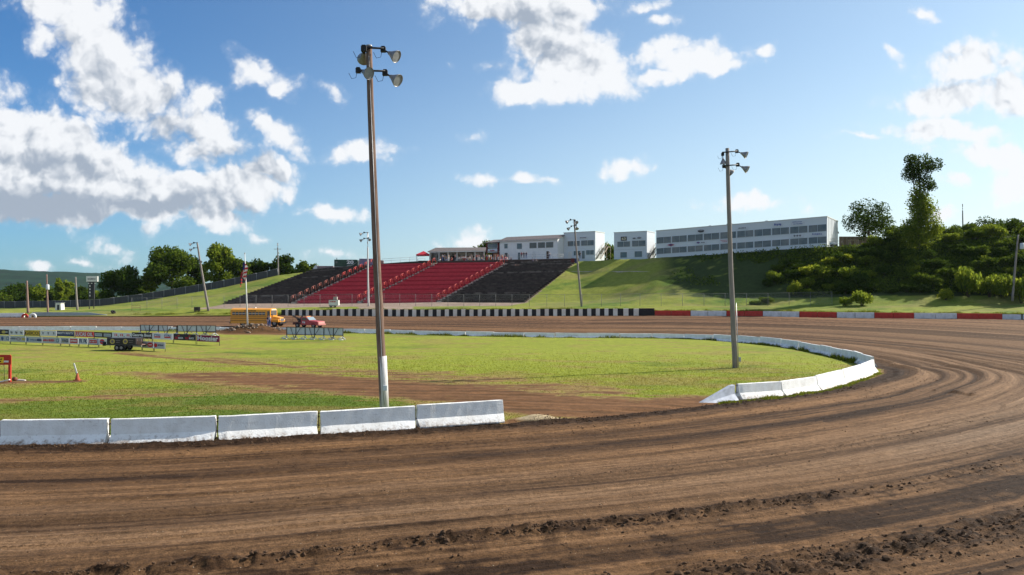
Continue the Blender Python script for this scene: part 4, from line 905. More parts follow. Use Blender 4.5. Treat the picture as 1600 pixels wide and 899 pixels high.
UP = [(-30, 14, 'k', [('disc', .82, .5, .14, .62, 'o'), ('box', .92, .52, .08, .2, 'g')], 'black banner with a round gold emblem at the left edge of the photo'),
      (14, 37.5, 'w', gl(.18, 'k', .22) + gl(.5, 'k', .22) + gl(.82, 'k', .22), 'white banner with three small black script marks, left of the yellow lettered one'),
      (38, 62, 'k', [('box', .52, .5, .88, .8, 'y'), ('text', 'GEICO', .5, .5, .86, .62, 'k')], 'black edged banner filled with yellow and big black capitals, upper row'),
      (63, 88.5, 'w', gl(.17, 'k', .12) + gl(.5, 'k', .12) + gl(.83, 'k', .12), 'white banner with three small black symbols between the yellow and the dark blue ones'),
      (89, 116, 'd', [('text', 'MAVTV MAVTV', .5, .6, .92, .42, 'w'), ('box', .5, .22, .6, .09, 'b')], 'dark blue banner with white slanting capitals left of the all red one'),
      (117, 146.5, 'r', [('text', 'LUCAS OIL', .5, .5, .92, .72, 'w')], 'all red banner with tall white capitals in the upper row'),
      (147, 175, 'k', [('box', .25, .5, .40, .55, 'g'), ('box', .75, .5, .40, .55, 'g'), ('box', .25, .5, .3, .1, 't'), ('box', .75, .5, .3, .1, 't')], 'black banner with two grey fields right of the all red one'),
      (175, 206, 'w', sum([[('box', u, .58, .13, .42, 'r'), ('box', u, .52, .04, .5, 'w'), ('box', u + .12, .35, .05, .12, 'k')] for u in (.2, .5, .82)], []), 'white banner with three red blocks above the black trailer'),
      (206, 237.5, 'k', [('text', 'Georgia Boot', .5, .52, .94, .66, 'w')], 'black banner with a name in large white letters, behind the trailer end'),
      (238, 270.5, 'w', sum([[('text', 'PTRS', u, .66, .3, .32, 'b'), ('box', u, .36, .3, .22, 'r')] for u in (.25, .74)], []), 'white banner with two red and blue marks, third from the right end'),
      (271, 306, 'k', sum([[('text', 'BUCK', u + .08, .36, .22, .3, 'w'), ('text', 'RED', u - .12, .36, .15, .34, 'r'), ('box', u - .02, .72, .08, .16, 'r')] for u in (.26, .74)], []), 'black banner with a red and white mark shown twice, next to the purple one'),
      (307, 343, 'p', [('text', 'Hoosier', .5, .54, .9, .74, 'w'), ('box', .62, .12, .5, .05, 'w')], 'purple banner with white blackletter writing at the right end of the upper row')]
for a, b, bg, it, lab in UP:
    hgt = .50 + .04 * (a > 200); zb = .30 if a < 200 else .26 + .05
    banner(lab, upper(a), upper(b), zb, hgt + .08, bg, it)
LO = [(-12, 15.5, 'g', [('disc', .58, .5, .15, .6, 'b'), ('box', .58, .25, .03, .4, 'd'), ('ring', .88, .5, .17, .6, 'b')], 'pale banner with two dark blue emblems at the left edge, lower row'),
      (16, 40, 'g', [('text', '~4', .2, .55, .34, .35, 'd'), ('ring', .55, .5, .28, .5, 'p'), ('box', .87, .5, .22, .45, 'o')], 'pale banner with grey, plum and gold marks, second of the lower row'),
      (40.5, 66, 'g', [('disc', .12, .5, .12, .6, 'b'), ('text', '~8', .45, .45, .4, .25, 'b'), ('box', .82, .45, .3, .3, 'd'), ('box', .82, .62, .2, .12, 'b')], 'pale banner with bluish script marks, third of the lower row'),
      (66.5, 94, 'g', [('text', '~4', .18, .5, .28, .4, 'r'), ('text', '~6', .52, .5, .33, .45, 'r'), ('ring', .86, .5, .16, .6, 't')], 'pale banner with red words below the dark blue banner'),
      (94.5, 108, 'g', [('text', 'VASI', .55, .52, .75, .55, 'k'), ('box', .3, .3, .3, .12, 'o')], 'short pale banner with bold black slanted capitals in the lower row'),
      (108.5, 122.5, 'w', [('box', .5, .5, .82, .66, 'r'), ('text', '~5', .5, .52, .7, .3, 'w')], 'short white banner filled by a red field in the lower row'),
      (123, 137.5, 'w', [('text', 'FK FK', .5, .52, .86, .68, 'd')], 'short white banner with tall dark double letters'),
      (138, 153.5, 'b', [('box', .5, .5, .88, .76, 'w'), ('box', .5, .5, .76, .52, 'r'), ('text', '~4', .5, .5, .6, .28, 'w')], 'short banner with a red box inside white and blue edges'),
      (154, 172, 'w', [('disc', .32, .5, .44, .8, 'r'), ('box', .32, .5, .4, .16, 'b'), ('box', .86, .55, .2, .5, 'r')], 'short white banner with a round red emblem left of the black trailer'),
      (205, 221.5, 'w', [('box', .5, .5, .5, .3, 'g'), ('text', '~4', .5, .5, .4, .25, 'p')], 'plain white banner just right of the black trailer'),
      (222, 240, 'g', [('box', .2, .5, .3, .5, 'd'), ('disc', .72, .5, .5, .7, 'r'), ('box', .72, .5, .3, .14, 'w')], 'grey banner with a blue box and a red oval'),
      (240.3, 258, 'g', [('disc', .18, .5, .3, .6, 'r'), ('text', '~5', .62, .55, .5, .3, 'd')], 'grey banner at the right end of the lower row')]
for a, b, bg, it, lab in LO: banner(lab, lower(a), lower(b), .22, .58, bg, it)

# ------------------------------------------------------------------ small things on the infield
def wheel(t, c, r, w, name='wheel'):
    o = MB().lathe([(r * .55, -w / 2), (r * .92, -w / 2), (r, -w * .3), (r, w * .3), (r * .92, w / 2), (r * .55, w / 2), (r * .5, w * .2)], c, (0, 1, 0), 18).build(name, RUBBER, t)
    MB().lathe([(.001, -w * .42), (r * .3, -w * .44), (r * .56, -w * .36), (r * .56, w * .36), (r * .3, w * .44), (.001, w * .42)], c, (0, 1, 0), 14).build('rim', mat('dusty_rim', (.3, .28, .26), .6, .2, 5), o); return o
q = gpt(166, 549.5); t = thing('cargo_trailer', 'small dark trailer wrapped in black panels with round gold emblems, before the banners', 'trailer', q, math.radians(-3))
MB().box((1.4, .55, .80), (2.6, 1.3, .60)).build('body', mat('trailer_black', (.03, .026, .028), .4, .3, 3), t, bevel=.03)
MB().box((1.4, .55, .50), (2.9, 1.35, .09)).box((-.3, .55, .48), (.7, .1, .08)).build('chassis', DSTEEL, t)
em = MB()
for x in (.62, 1.78): em.lathe([(.001, 0), (.20, .0), (.22, .0), (.22, .01)], (x, -.115, .80), (0, -1, 0), 16)
em.build('emblem', BN['o'], t); em = MB()
for x in (.62, 1.78): em.lathe([(.001, 0), (.12, .0)], (x, -.135, .80), (0, -1, 0), 12); em.box((x + .48, -.11, .88), (.42, .01, .07)); em.box((x + .48, -.11, .72), (.33, .01, .06))
em.build('lettering', mat('trailer_lettering', (.16, .14, .15), .6), t)
wheel(t, (1.05, -.12, .25), .26, .18); wheel(t, (1.45, -.12, .25), .26, .18); wheel(t, (1.05, 1.2, .25), .26, .18); wheel(t, (1.45, 1.2, .25), .26, .18)
g_ = MB(); g_.box((2.98, .55, .52), (.5, 1.3, .06)); [g_.tube((x, y_, .5), (x, y_, 1.05), .025, n=6) for x in (2.82, 3.2) for y_ in (-.08, 1.18)]; g_.box((3.02, -.08, .68), (.45, .02, .3)); g_.build('loading_ramp', mat('brown_ramp', (.22, .14, .12), .8), t)
MB().lathe([(.001, 0), (.14, 0), (.14, .35), (.001, .36)], (-.28, .2, .4), (0, 0, 1), 10).build('gas_bottle', BLACK, t)
q = gpt(16, 599); t = thing('sign_frame', 'red metal frame sign with a yellow plate at the left edge', '~4', q)
MB().box((-.02, 0, .72), (.12, .1, 1.5)).box((-2.4, 0, .72), (.12, .1, 1.5)).build('post', RED, t)
MB().box((-1.21, -.02, 1.24), (2.5, .08, .56)).build('sign_board', RED, t, bevel=.01)
MB().box((-.62, -.075, 1.22), (.60, .02, .33)).build('yellow_plate', mat('plate_yellow', (.80, .52, .02), .6, .1, 4), t)
lt = MB(); put_text(lt, '~5', (-.62, -.09, 1.28), .5, .1, y=0); put_text(lt, '~4', (-.62, -.09, 1.15), .38, .09, y=0); lt.build('lettering', BLACK, t)
MB().box((-.18, -.075, 1.15), (.26, .02, .1)).build('white_plate', WHITE, t); MB().tube((-.38, .1, 0), (-.38, .05, 1.0), .012, n=6).build('thin_rod', BLACK, t)
q = gpt(2, 600.5); tag(MB().box((0, 0, .09), (.95, .12, .06), rz=.1, M=Matrix.Rotation(-.22, 3, 'Y')).build('wooden_plank', WHITE, None, q), 'white plank lying on the ground under the red frame sign', 'plank')
q = gpt(21, 597.5); tag(MB().lathe([(.001, 0), (.10, 0), (.11, .02), (.11, .22), (.10, .24), (.001, .24)], (0, 0, .11), (.9, -.4, 0), 12).build('paint_can', mat('can_brown', (.2, .06, .03), .6, .3, 5), None, q), 'small brown can lying beside the foot of the red frame sign', 'can')
q = gpt(33, 597.5); tag(MB().hexa([(-.3, -.1, -.02), (.3, -.12, -.02), (.25, .12, -.02), (-.25, .12, -.02)], [(-.22, -.06, .07), (.22, -.07, .05), (.2, .07, .06), (-.16, .08, .09)]).build('concrete_chunk', CONC, None, q), 'pale lump of broken concrete lying right of the red frame sign', 'rubble')
q = gpt(121, 596.5); t = thing('traffic_cone', 'faded orange traffic cone on the worn grass', 'traffic cone', q)
MB().box((0, 0, .02), (.32, .32, .04)).lathe([(.13, .04), (.035, .42)], n=14).build('cone', mat('faded_orange', (.42, .10, .045), .7, .3, 6), t)
pl_ = q + Vector((-.02, 0, .38)); tag(MB().box((0, 0, 0), (.075, .03, .66), M=Matrix.Rotation(-.30, 3, 'Y')).build('white_stake', WHITE, None, pl_ + Vector((-.09, 0, .28))), 'white wooden stake leaning out of the orange traffic cone', 'stake')
q = gpt(363, 517.5); tag(MB().ball((0, 0, .2), (.45, .3, .3), 8).build('boulder', CONC, None, q), 'pale boulder at the left foot of the rubble mound', 'boulder')

# ------------------------------------------------------------------ vehicles
def text_part(t, body, c, w, h, m, name='lettering', y=0):
    mb = MB(); put_text(mb, body, c, w, h, y=y); return mb.build(name, m, t)
bb = P(360, 508.5, 117.5); bz = ground_z(bb.x + 4, bb.y); t = thing('school_bus', 'yellow school bus standing on the far straight behind the flagpole', 'bus', (bb.x, bb.y, bz), math.radians(-9))
Lb = 6.35; W2 = 2.3
prof = [(0, .45), (0, 2.25), (.12, 2.5), (.5, 2.66), (W2 / 2, 2.72), (W2 - .5, 2.66), (W2 - .12, 2.5), (W2, 2.25), (W2, .45)]
m_ = MB(); vs = [(x, y_, z) for x in (0, Lb) for (y_, z) in prof]; k = len(prof)
m_.add(vs, [(i, (i + 1) % k, k + (i + 1) % k, k + i) for i in range(k)] + [tuple(reversed(range(k))), tuple(range(k, 2 * k))]); m_.build('body', YEL, t)
hd = MB(); hd.hexa([(Lb, .25, .5), (Lb + 1.35, .38, .5), (Lb + 1.35, W2 - .38, .5), (Lb, W2 - .25, .5)], [(Lb, .3, 1.55), (Lb + 1.3, .5, 1.32), (Lb + 1.3, W2 - .5, 1.32), (Lb, W2 - .3, 1.55)]); hd.build('hood', YEL, t, bevel=.06)
fd = MB(); fd.box((Lb + .75, .18, .85), (1.1, .35, .42)); fd.box((Lb + .75, W2 - .18, .85), (1.1, .35, .42)); fd.build('fender', YEL, t, bevel=.1)
for i in range(10):
    wn_ = MB().box((.55 + i * .53, -.012, 1.93), (.44, .03, .46)).build('window', GLASS, t); MB().box((.55 + i * .53, -.03, 1.93), (.44, .02, .06)).build('sash', mat('sash_grey', (.75, .72, .66), .5), wn_)
for i in range(10): MB().box((.55 + i * .53, W2 + .012, 1.93), (.44, .03, .46)).build('window', GLASS, t)
MB().box((Lb - .25, -.014, 1.4), (.42, .03, 1.75)).build('door', GLASS, t)
MB().box((Lb + .012, W2 / 2, 2.0), (.03, W2 - .4, .72)).build('windshield', GLASS, t)
MB().box((Lb + .02, W2 / 2, 2.50), (.05, W2 - .7, .2)).build('header_sign', mat('header_cream', (.72, .66, .5), .5), t)
rb_ = MB(); [rb_.box((Lb / 2 - .3, -.02, z), (Lb - .6, .04, .05)) for z in (1.55, 1.22, .86)]; rb_.build('rub_rail', BLACK, t)
MB().box((Lb + 1.42, W2 / 2, .55), (.16, 2.2, .25)).build('front_bumper', BLACK, t); MB().box((-.08, W2 / 2, .55), (.16, 2.2, .25)).build('rear_bumper', BLACK, t)
MB().box((Lb + 1.36, W2 / 2, .98), (.06, 1.0, .45)).build('grille', CHROME, t)
for y_ in (.42, W2 - .42): MB().lathe([(.001, .03), (.11, .02), (.12, 0)], (Lb + 1.36, y_, 1.0), (1, 0, 0), 12).build('headlight', mat('headlight', (.7, .7, .65), .2), t)
text_part(t, '~9', (Lb / 2, -.03, 2.33), 1.9, .17, BLACK)
for x in (1.95, Lb + .62):
    for y_ in (.16, W2 - .16): wheel(t, (x, y_, .46), .47, .26)
MB().path([(Lb + .1, -.05, 1.8), (Lb + .45, -.28, 1.85), (Lb + .45, -.28, 1.5)], [.025] * 3, 6).box((Lb + .45, -.3, 1.7), (.06, .22, .34)).build('mirror', BLACK, t)
MB().box((3.4, 1.1, 2.78), (.25, .25, .2)).build('roof_vent', WHITE, t)
# tow truck
bb = P(458, 511, 114); t = thing('tow_truck', 'red tow truck with a black boom standing beside the yellow bus', 'truck', (bb.x, bb.y, ground_z(bb.x + 2, bb.y)), math.radians(-22))
RT_ = mat('tow_red', (.46, .04, .045), .4, .25, 3, spec=.5)
MB().prism([(1.35, .42), (1.35, 1.0), (1.42, 1.52), (2.25, 1.56), (2.75, 1.06), (4.25, .94), (4.32, .42)], 0, 1.75).build('cab_body', RT_, t, bevel=.05)
MB().box((.62, .87, .62), (1.45, 1.7, .36)).build('flatbed', mat('rusty_bed', (.16, .06, .045), .8, .4, 4), t, bevel=.03)
MB().box((4.36, .87, .5), (.14, 1.75, .2)).build('front_bumper', mat('pink_bumper', (.52, .22, .2), .5), t); MB().box((4.31, .87, .74), (.06, 1.5, .26)).build('grille', mat('grille_pink', (.62, .34, .30), .5, .2, 9), t)
MB().prism([(1.55, 1.1), (1.6, 1.47), (2.2, 1.49), (2.55, 1.1)], -.012, .01).build('side_window', GLASS, t)
w_ = MB(); w_.add([(2.3, .1, 1.54), (2.3, 1.65, 1.54), (2.76, 1.7, 1.10), (2.76, .05, 1.10)], [(0, 3, 2, 1)]); w_.v = [(a + .02, b_, c + .02) for a, b_, c in w_.v]; w_.build('windshield', mat('pale_glass', (.25, .33, .38), .1), t)
text_part(t, '~2', (1.9, -.02, .82), .5, .34, WHITE)
bm_ = MB(); bm_.tube((1.2, .5, .8), (-.75, .75, 1.75), .07, .05); bm_.tube((1.2, 1.25, .8), (-.75, 1.0, 1.75), .07, .05); bm_.tube((1.15, .87, .8), (1.0, .87, 1.85), .07); bm_.tube((.2, .87, .8), (1.0, .87, 1.8), .06); bm_.box((.9, .87, 1.05), (.5, .9, .45)); bm_.tube((-.7, .87, 1.72), (-.7, .87, .9), .02); bm_.box((.5, .87, 1.2), (.35, .7, .35)); bm_.build('boom', BLACK, t)
MB().box((1.95, .87, 1.63), (.24, 1.0, .12)).build('light_bar', mat('amber_bar', (.75, .35, .15), .3), t)
for x in (.7, 3.5):
    for y_ in (.12, 1.63): wheel(t, (x, y_, .36), .37, .24)
# transporters on the crest
def P_on(px, Y, py): return P(px, py, Y)
q = P(521, 421, 214); t = thing('race_transporter', 'dark green race car transporter with a white number 20 parked on the crest', 'transporter', q, math.radians(6))
MB().box((3.3, 1.2, 1.55), (6.2, 2.5, 2.2)).build('box_body', mat('dark_green_wrap', (.03, .075, .05), .4, .5, .6), t, bevel=.05)
MB().box((3.3, -.09, .62), (6.1, .04, .3)).build('skirt', mat('skirt_grey', (.28, .3, .3), .5, .4, 2), t)
text_part(t, '20', (4.5, -.10, 1.95), 1.9, 1.0, mat('decal_white', (.85, .85, .85), .5)); sw = MB(); sw.path([(3.6, -.08, .95), (5.2, -.08, 1.2), (6.2, -.08, 1.85)], [.05, .06, .03], 6); sw.build('swoosh', WHITE, t)
MB().box((.85, -.06, 1.9), (.5, .04, .5)).build('window', GLASS, t)
MB().box((7.2, 1.2, 1.5), (1.4, 2.3, 2.1)).build('cab', mat('cab_cream', (.62, .62, .5), .4, .35, 1.5), t, bevel=.12); MB().box((7.93, 1.2, 1.95), (.04, 1.9, .7)).build('windshield', GLASS, t)
for x in (3.4, 4.1, 7.0): wheel(t, (x, .05, .4), .4, .25)
MB().tube((.8, 1, 2.6), (.8, 1, 3.2), .08).build('vent_pipe', BLACK, t)
q = P(563, 418.5, 212); t = thing('race_transporter', 'purple and grey transporter parked behind the tall pole on the crest', 'transporter', q, math.radians(6))
MB().box((2.0, 1.2, 1.4), (4.6, 2.4, 2.1)).build('box_body', mat('purple_grey_wrap', (.20, .17, .22), .4, .5, .8, col2=(.10, .09, .22)), t, bevel=.05)
MB().box((5.3, 1.2, 1.2), (1.8, 2.2, 1.7)).build('cab', mat('mauve_cab', (.26, .13, .12), .4, .4, 1.2), t, bevel=.15); MB().box((6.22, 1.2, 1.6), (.04, 1.8, .6)).build('windshield', GLASS, t)
for x in (.8, 1.6, 5.3): wheel(t, (x, .05, .35), .38, .25)
q = P(493, 424.5, 216); t = thing('flat_trailer', 'low grey and maroon car trailer left of the dark green transporter', 'trailer', q, math.radians(6))
MB().box((2.6, 1, 1.1), (4.4, 2.2, .9)).build('body', mat('maroon_grey', (.30, .20, .21), .5, .5, 1.1, col2=(.12, .11, .12)), t, bevel=.05); MB().prism([(-.6, .4), (-.6, 1.0), (-.1, 1.7), (.5, 1.7), (.5, .4)], -.1, 2.0).build('nose', GREYP, t, bevel=.06); MB().box((2.5, 1, .55), (5, 2.1, .14)).build('chassis', DSTEEL, t)
for x in (.4, 2.6, 3.4): wheel(t, (x, .0, .33), .34, .22)
# ticket trailer below the red seats
q = P(513, 481, 155); q.z = hz(513, 155) ; t = thing('ticket_booth', 'small white booth with red lettering and a box on its roof below the red seats', 'booth', q)
MB().box((1.0, .7, .95), (1.85, 1.4, 1.05)).build('cabin', WHITE, t, bevel=.03); text_part(t, '~6', (.9, -.03, 1.18), 1.2, .28, BN['r'])
MB().box((1.25, .7, 1.82), (.75, .7, .66)).build('roof_box', mat('tan_box', (.40, .36, .31), .7), t, bevel=.02); MB().box((.75, .7, .36), (1.3, 1.2, .14)).build('chassis', DSTEEL, t)
for x in (.5, 1.3): wheel(t, (x, .05, .2), .22, .15)
MB().box((1.0, -.03, 1.52), (1.9, .05, .06)).build('awning', BLACK, t)
# ------------------------------------------------------------------ grandstand
def Bp(px): return Vector(((px - 800) / F * 165, 165, 3.0 + .65 * (px - 350) / 470 + .12))
def Tp(px): Y = 192; return Vector(((px - 800) / F * Y, Y, CH + (HZ - float(np.interp(px, [480, 500, 584, 680, 794, 905], [422, 420.5, 413.5, 411.5, 410, 406.5]))) / F * Y))
NROW = 27
DRED2 = mat('dark_gap_red_bench', (.30, .022, .036), .7, .35, 1.0, col2=(.40, .035, .05)); BWOOD2 = mat('grey_worn_bench', (.12, .095, .082), .9, .4, .8, col2=(.045, .034, .03))  # darker red puts the shade of the row gaps into every third bench
def stand(label, b0, b1, t0, t1, mseat, mris, rows=NROW):
    A, B_, C_, D_ = Bp(b0), Bp(b1), Tp(t0), Tp(t1); o = A.copy(); t = thing('bleacher_block', label, 'bleachers', o)
    rs = MB()
    for i in range(rows):
        f0, f1 = i / rows, (i + 1) / rows
        l0 = A.lerp(C_, f0) - o; r0 = B_.lerp(D_, f0) - o; l1 = A.lerp(C_, f1) - o; r1 = B_.lerp(D_, f1) - o
        zt0, zt1 = l0.z, r0.z; nz = Vector((0, 0, 1.2))
        rs.hexa([(l0.x, l0.y, zt0 - 1.4), (r0.x, r0.y, zt1 - 1.4), (r1.x, r1.y, zt1 - 1.4), (l1.x, l1.y, zt0 - 1.4)], [(l0.x, l0.y, zt0), (r0.x, r0.y, zt1), (r1.x, r1.y + .05, zt1), (l1.x, l1.y + .05, zt0)])
        mb = MB(); up = .30; d0 = .02 + .32
        jl = R.uniform(-.02, .02); jr = R.uniform(-.02, .02)
        for (ya, yb, z0_, z1_) in ((.42, .72, up, up + .06), (.50, .56, up - .26, up)):
            n_ = 1
            mb.hexa([(l0.x + .1, l0.y + ya, zt0 + z0_ + jl), (r0.x - .1, r0.y + ya, zt1 + z0_ + jr), (r0.x - .1, r0.y + yb, zt1 + z0_ + jr), (l0.x + .1, l0.y + yb, zt0 + z0_ + jl)],
                    [(l0.x + .1, l0.y + ya, zt0 + z1_ + jl), (r0.x - .1, r0.y + ya, zt1 + z1_ + jr), (r0.x - .1, r0.y + yb, zt1 + z1_ + jr), (l0.x + .1, l0.y + yb, zt0 + z1_ + jl)])
        mm = {DRED: DRED2, BWOOD: BWOOD2}[mseat] if i % 3 == 1 else mseat
        if mseat is BWOOD and i in (rows - 1, rows - 3, 18, 12, 4): mm = PLANK if i != 12 else BWOOD
        mb.build('bench', mm, t)
    rs.build('terrace_steps', mris, t)
PLANK = mat('pale_worn_plank', (.22, .18, .155), .9, .35, .8, col2=(.05, .037, .033), thr=(.4, .62))
DRIS = mat('dark_terrace', (.045, .034, .031), .95, .3, 1.5, spec=.05); RRIS = mat('maroon_terrace', (.40, .042, .062), .85, .5, .7, col2=(.27, .030, .044))
stand('black seating block at the left end of the grandstand', 348, 452, 490, 580, BWOOD, DRIS)
stand('left one of the two red seating blocks', 462, 556, 588, 678, DRED, RRIS)
stand('right one of the two red seating blocks, below the low pavilion', 565, 680, 686, 790, DRED, RRIS)
stand('black seating block at the right end of the grandstand', 690, 820, 799, 905, BWOOD, DRIS)
RAIL = mat('red_rail', (.42, .045, .035), .6, .3, 4); SKIRT_ = mat('brown_rail', (.22, .07, .05), .7, .3, 4)
def stair(label, bp, tp, w):
    A, C_ = Bp(bp), Tp(tp); t = thing('stairway', label, 'stairs', A); st = MB()
    for i in range(NROW):
        f0, f1 = i / NROW, (i + 1) / NROW; l0 = A.lerp(C_, f0) - A; l1 = A.lerp(C_, f1) - A; m_ = (l0 + l1) / 2
        for k in range(2): st.box((m_.x + .1, l0.y + .25 + k * .5, l0.z - .55 + k * .18 - .15 * (i % 2)), (w * .8, .5, 1.2))
    st.build('steps', CONC, t)
    for i in range(0, NROW, 2):
        l0 = A.lerp(C_, i / NROW) - A; l1 = A.lerp(C_, (i + 1) / NROW) - A; MB().box(((l0.x + l1.x) / 2 + .1, l0.y + .5, l0.z + .16), (w * .85, .9, .1)).build('dark_gap_slab', DRIS, t)  # dark slabs stand in for the shaded gaps between the bright treads
    for i in range(0, NROW, 2):
        f = (i + .6) / NROW; q = A.lerp(C_, f) - A; h = MB()
        h.path([(q.x - w * .5, q.y, q.z - .1), (q.x - w * .5, q.y, q.z + 1.0), (q.x - w * .5 + .2, q.y + .4, q.z + 1.25), (q.x - w * .5 + .5, q.y + 1.2, q.z + 1.45), (q.x - w * .5 + .65, q.y + 1.35, q.z + .4)], [.075] * 5, 6)
        h.tube((q.x - w * .5, q.y, q.z + .55), (q.x - w * .5 + .25, q.y + .78, q.z + .75), .035, n=5); h.box((q.x - w * .5 + .3, q.y + .6, q.z + 1.0), (.06, .9, .45)); h.build('handrail', RAIL if tp > 600 or i > 14 else SKIRT_, t)
stair('stairway between the left black block and the left red block', 457, 584, 1.5)
stair('stairway between the two red seating blocks', 560.5, 682, 1.5)
stair('stairway between the right red block and the right black block', 685, 794.5, 1.6)
# dark terrace wall and walk railing at the very top of the stand
def lin(p0, p1, n): return [p0.lerp(p1, i / n) for i in range(n + 1)]
tw = MB(); a = P(684, 411, 193.5); b = P(905, 406.5, 193.5)
tw.hexa([a + Vector((0, 0, -1)), b + Vector((0, 0, -1)), b + Vector((0, .3, -1)), a + Vector((0, .3, -1))], [a + Vector((0, 0, .45)), b + Vector((0, 0, .4)), b + Vector((0, .3, .4)), a + Vector((0, .3, .45))])
tag(tw.build('terrace_wall', mat('dark_terrace_wall', (.09, .065, .055), .9, .4, 1), None), 'low dark wall along the top of the right seating blocks', 'wall')
tw = MB(); pts = [P(597, 412, 195), P(640, 409, 195), P(682, 407, 195)]
for i in range(2):
    a, b = pts[i], pts[i + 1]; tw.hexa([a + Vector((0, 0, -1.2)), b + Vector((0, 0, -1.2)), b + Vector((0, 1.5, -1.2)), a + Vector((0, 1.5, -1.2))], [a, b, b + Vector((0, 1.5, 0)), a + Vector((0, 1.5, 0))])
tag(tw.build('terrace_wall', mat('dark_bank', (.05, .045, .035), .95, .4, 1), None), 'dark sloping bank wall above the left red seats', 'wall')
def railing(label, pts, h, step, m, mid=True, r=.03):
    o = Vector(pts[0]); t = thing('railing', label, 'railing', o); rl = MB(); acc = []
    for i in range(len(pts) - 1):
        a, b = Vector(pts[i]) - o, Vector(pts[i + 1]) - o; n_ = max(1, int((b - a).length / step))
        for f in ((1.0, .55) if mid else (1.0,)): rl.tube(a + Vector((0, 0, h * f)), b + Vector((0, 0, h * f)), r, n=5)
        for k in range(n_ + (i == len(pts) - 2)): acc.append(a.lerp(b, k / n_))
    rl.build('rail', m, t)
    for p in acc: MB().tube(p - Vector((0, 0, .2)), p + Vector((0, 0, h)), r * 1.1, n=5).build('post', m, t)
railing('thin grey railing along the crest left of the red canopy', [P(597, 412, 196), P(640, 409.5, 196), P(664, 408, 196)], 1.15, 1.8, STEEL)
railing('grey railing along the terrace before the white house', [P(800, 405.5, 191.5), P(880, 404.5, 190.5)], 1.05, 2.4, STEEL)

# ------------------------------------------------------------------ buildings
RB = math.radians(-32); ER = Vector((math.cos(RB), math.sin(RB), 0)); EB = Vector((-math.sin(RB), math.cos(RB), 0))
def block(name, label, cat, corner, w, dep, h, m, drop=0, roofm=WHITE, under=2.2):
    """box building whose front right corner stands at `corner`; local x runs right along the front, y goes back; `drop` = fall of the ground towards the left end"""
    t = thing(name, label, cat, corner, RB); dz = lambda x: drop * x / w
    mb = MB(); mb.hexa([(-w, 0, -drop - under), (0, 0, -under), (0, dep, -under), (-w, dep, -drop - under)], [(-w, 0, h - drop), (0, 0, h), (0, dep, h), (-w, dep, h - drop)]); mb.build('walls', m, t)
    mb = MB(); e = .08; mb.hexa([(-w - e, -e, h - drop), (e, -e, h), (e, dep + e, h), (-w - e, dep + e, h - drop)], [(-w - e, -e, h - drop + .16), (e, -e, h + .16), (e, dep + e, h + .16), (-w - e, dep + e, h - drop + .16)]); mb.build('roof', roofm, t)
    return t, dz
def winpart(t, x0, x1, z0, z1, dz, mull=1, m=GLASS, fr=WHITE, name='window', y=-.02, fw=.045, s0=None):
    a, b = dz(x0), dz(x1); g = MB(); g.hexa([(x0, y - .01, z0 + a), (x1, y - .01, z0 + b), (x1, y + .05, z0 + b), (x0, y + .05, z0 + a)], [(x0, y - .01, z1 + a), (x1, y - .01, z1 + b), (x1, y + .05, z1 + b), (x0, y + .05, z1 + a)])
    w = g.build(name, m, t); f = MB()
    def bar(xa, xb, za, zb):
        p, q = dz(xa), dz(xb); f.hexa([(xa, y - .06, za + p), (xb, y - .06, za + q), (xb, y - .012, za + q), (xa, y - .012, za + p)], [(xa, y - .06, zb + p), (xb, y - .06, zb + q), (xb, y - .012, zb + q), (xa, y - .012, zb + p)])
    bar(x0 - fw, x1 + fw, z1, z1 + fw); bar(x0 - fw, x1 + fw, z0 - fw, z0); bar(x0 - fw, x0, z0, z1); bar(x1, x1 + fw, z0, z1)
    for k in range(1, mull + 1): c = x0 + (x1 - x0) * k / (mull + 1); bar(c - .022, c + .022, z0, z1)
    f.build('frame', fr, w); return w
def sign_on(t, x, z, w, h, dz, items, bg=WHITE, name='sign_panel', y=-.10):
    a = dz(x); s = MB().box((x, y, z + a), (w, .04, h)).build(name, bg, t)
    for (kind, *r) in items:
        mb = MB()
        if kind == 'text': body, dx, dz_, tw, th, m = r; put_text(mb, body, (x + dx, y - .022, z + a + dz_), tw, th, y=-.01)
        elif kind == 'disc': dx, dz_, tw, th, m = r; mb.add([(x + dx + tw / 2 * math.cos(q * math.pi / 8), y - .03, z + a + dz_ + th / 2 * math.sin(q * math.pi / 8)) for q in range(16)], [tuple(range(16))])
        elif kind == 'dia': dx, dz_, tw, th, m = r; mb.add([(x + dx - tw / 2, y - .03, z + a + dz_), (x + dx, y - .03, z + a + dz_ - th / 2), (x + dx + tw / 2, y - .03, z + a + dz_), (x + dx, y - .03, z + a + dz_ + th / 2)], [(0, 1, 2, 3)])
        mb.build('lettering', m, s)
